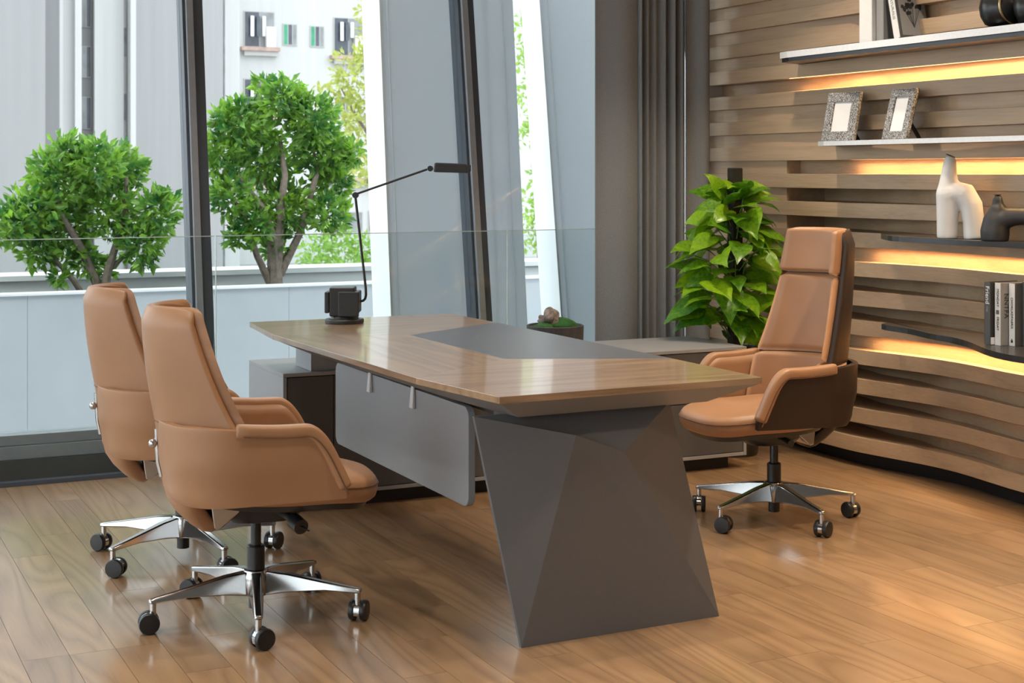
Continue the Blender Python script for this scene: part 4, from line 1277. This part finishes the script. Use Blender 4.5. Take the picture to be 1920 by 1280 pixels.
# ------------------------------------------------------------------ black ball on the top shelf
bl = empty('ball_sculpture', (4.43, 4.665, 1.9586))
tag(bl, 'glossy black ball sculpture with a rod and pale ring on the top shelf', 'sculpture')
MB().lathe([(0.002, 0.0), (0.035, 0.001), (0.066, 0.018), (0.084, 0.050), (0.089, 0.085), (0.082, 0.122), (0.060, 0.152), (0.030, 0.166), (0.002, 0.168)], 36).build('ball', M['black_satin'], bl, smooth=True)
MB().tube([(-0.045, 0.045, 0.125), (-0.085, 0.130, 0.215)], 0.006, 10).build('rod', M['black_satin'], bl, smooth=True)
ring_pts = [(0.012, -0.070 - 0.012 * math.cos(a), 0.09 + 0.078 * math.sin(a)) for a in [2 * PI * i / 32 for i in range(33)]]
MB().tube([(x + 0.078 * math.cos(2 * PI * i / 32), y, z) for i, (x, y, z) in enumerate(ring_pts)], 0.006, 8).build('ring', M['brass'], bl, smooth=True)
MB().lathe([(0.002, 0.0), (0.03, 0.001), (0.058, 0.016), (0.072, 0.046), (0.076, 0.078), (0.068, 0.112), (0.045, 0.138), (0.002, 0.148)], 32, (0.012, -0.160, 0)).build('ball', M['black_satin'], bl, smooth=True)

# ------------------------------------------------------------------ photo frames
def photo_frame(label, loc, w, h, rz, lean):
    r = empty('photo_frame', loc, rz)
    tag(r, label, 'photo frame', 'photo frames on the oak wall')
    # local: looks to -X, width along Y, leaning back towards +X
    def L(x, y, z): return (x + z * math.tan(lean), y, z + 0.001)
    b = w * 0.235
    t = 0.020
    def slab(y0, y1, z0, z1, x0, x1):
        return MB().hexa([L(x0, y0, z0), L(x1, y0, z0), L(x1, y1, z0), L(x0, y1, z0)], [L(x0, y0, z1), L(x1, y0, z1), L(x1, y1, z1), L(x0, y1, z1)])
    slab(-w / 2, w / 2, 0, b, 0, t).build('frame_rail', M['weave'], r, bevel=0.002)
    slab(-w / 2, w / 2, h - b, h, 0, t).build('frame_rail', M['weave'], r, bevel=0.002)
    slab(-w / 2, -w / 2 + b, b + 0.0003, h - b - 0.0003, 0, t).build('frame_rail', M['weave'], r, bevel=0.002)
    slab(w / 2 - b, w / 2, b + 0.0003, h - b - 0.0003, 0, t).build('frame_rail', M['weave'], r, bevel=0.002)
    slab(-w / 2 + b, w / 2 - b, b, h - b, 0.007, 0.009).build('photo_paper', M['paper'], r)
    slab(-w / 2 + 0.003, w / 2 - 0.003, 0.003, h - 0.003, t + 0.0003, t + 0.004).build('backing', M['black'], r)
    MB().hexa([(t + h * 0.62, -0.012, 0.0005), (t + h * 0.62 + 0.004, -0.012, 0.0005), (t + h * 0.62 + 0.004, 0.012, 0.0005), (t + h * 0.62, 0.012, 0.0005)],
              [L(t + 0.005, -0.012, h * 0.55), L(t + 0.009, -0.012, h * 0.55), L(t + 0.009, 0.012, h * 0.55), L(t + 0.005, 0.012, h * 0.55)]).build('easel_leg', M['black'], r)
photo_frame('wider woven black and white photo frame nearer the drapes', (4.375, 5.66, 1.5225), 0.185, 0.225, rad(14), rad(14))
photo_frame('narrower woven black and white photo frame nearer the top books', (4.375, 5.265, 1.5225), 0.150, 0.222, rad(4), rad(16))

# ------------------------------------------------------------------ ceramic vases
def fused(name, label, loc, rz, chains, mat, voxel=0.005, cat='vase'):
    b = MB()
    for pts, rads in chains:
        b.tube(pts, rads, 18)
        b.ball(pts[-1], rads[-1] * 0.98, 14, 10)
    o = b.build(name, mat, None, smooth=True, ang=0)
    o.location = loc; o.rotation_euler.z = rz
    md = o.modifiers.new('remesh', 'REMESH'); md.mode = 'VOXEL'; md.voxel_size = voxel; md.use_smooth_shade = True
    md = o.modifiers.new('smooth', 'SMOOTH'); md.factor = 0.6; md.iterations = 9
    return tag(o, label, cat, 'ceramic vases on the oak wall')
# local x runs along the shelf towards the viewer's right, i.e. world -Y turned a little
wv = fused('ceramic_vase', 'matt white two-legged ceramic vase with a tall slanting neck', (4.43, 4.905, 1.1002), rad(-60),
      [([(-0.055, 0, 0.0), (-0.055, 0, 0.06), (-0.052, 0, 0.13), (-0.050, 0, 0.19)], [0.043, 0.044, 0.048, 0.052]),
       ([(0.058, 0, 0.0), (0.056, 0, 0.07), (0.046, 0, 0.14), (0.020, 0, 0.185), (-0.03, 0, 0.195)], [0.043, 0.044, 0.047, 0.050, 0.048]),
       ([(-0.045, 0, 0.17), (-0.050, 0, 0.22), (-0.048, 0, 0.27), (-0.043, 0, 0.325)], [0.052, 0.043, 0.033, 0.026])], M['ceramic_white'])
bv = fused('ceramic_vase', 'squat matt black ceramic vase with a short neck and an arch', (4.43, 4.655, 1.1002), rad(-60),
      [([(-0.035, 0, 0.0), (-0.035, 0, 0.04), (-0.030, 0, 0.09), (-0.022, 0, 0.12)], [0.055, 0.058, 0.050, 0.038]),
       ([(-0.022, 0, 0.10), (-0.022, 0, 0.14), (-0.024, 0, 0.168)], [0.036, 0.024, 0.021]),
       ([(-0.01, 0, 0.085), (0.04, 0, 0.098), (0.095, 0, 0.10), (0.125, 0, 0.07), (0.135, 0, 0.0)], [0.045, 0.036, 0.034, 0.034, 0.030])], M['ceramic_black'])
def mouth(parent, x, z, r, mat, tilt=0.0):
    o = MB().lathe([(0.001, 0.0), (r, 0.0), (r, 0.0025), (0.001, 0.0025)], 20).build('mouth', mat, parent, smooth=True)
    o.location = (x, 0, z); o.rotation_euler = (0, tilt, 0)
mouth(wv, -0.042, 0.346, 0.020, M['bark'], rad(22))
mouth(bv, -0.024, 0.186, 0.015, M['black'], 0)
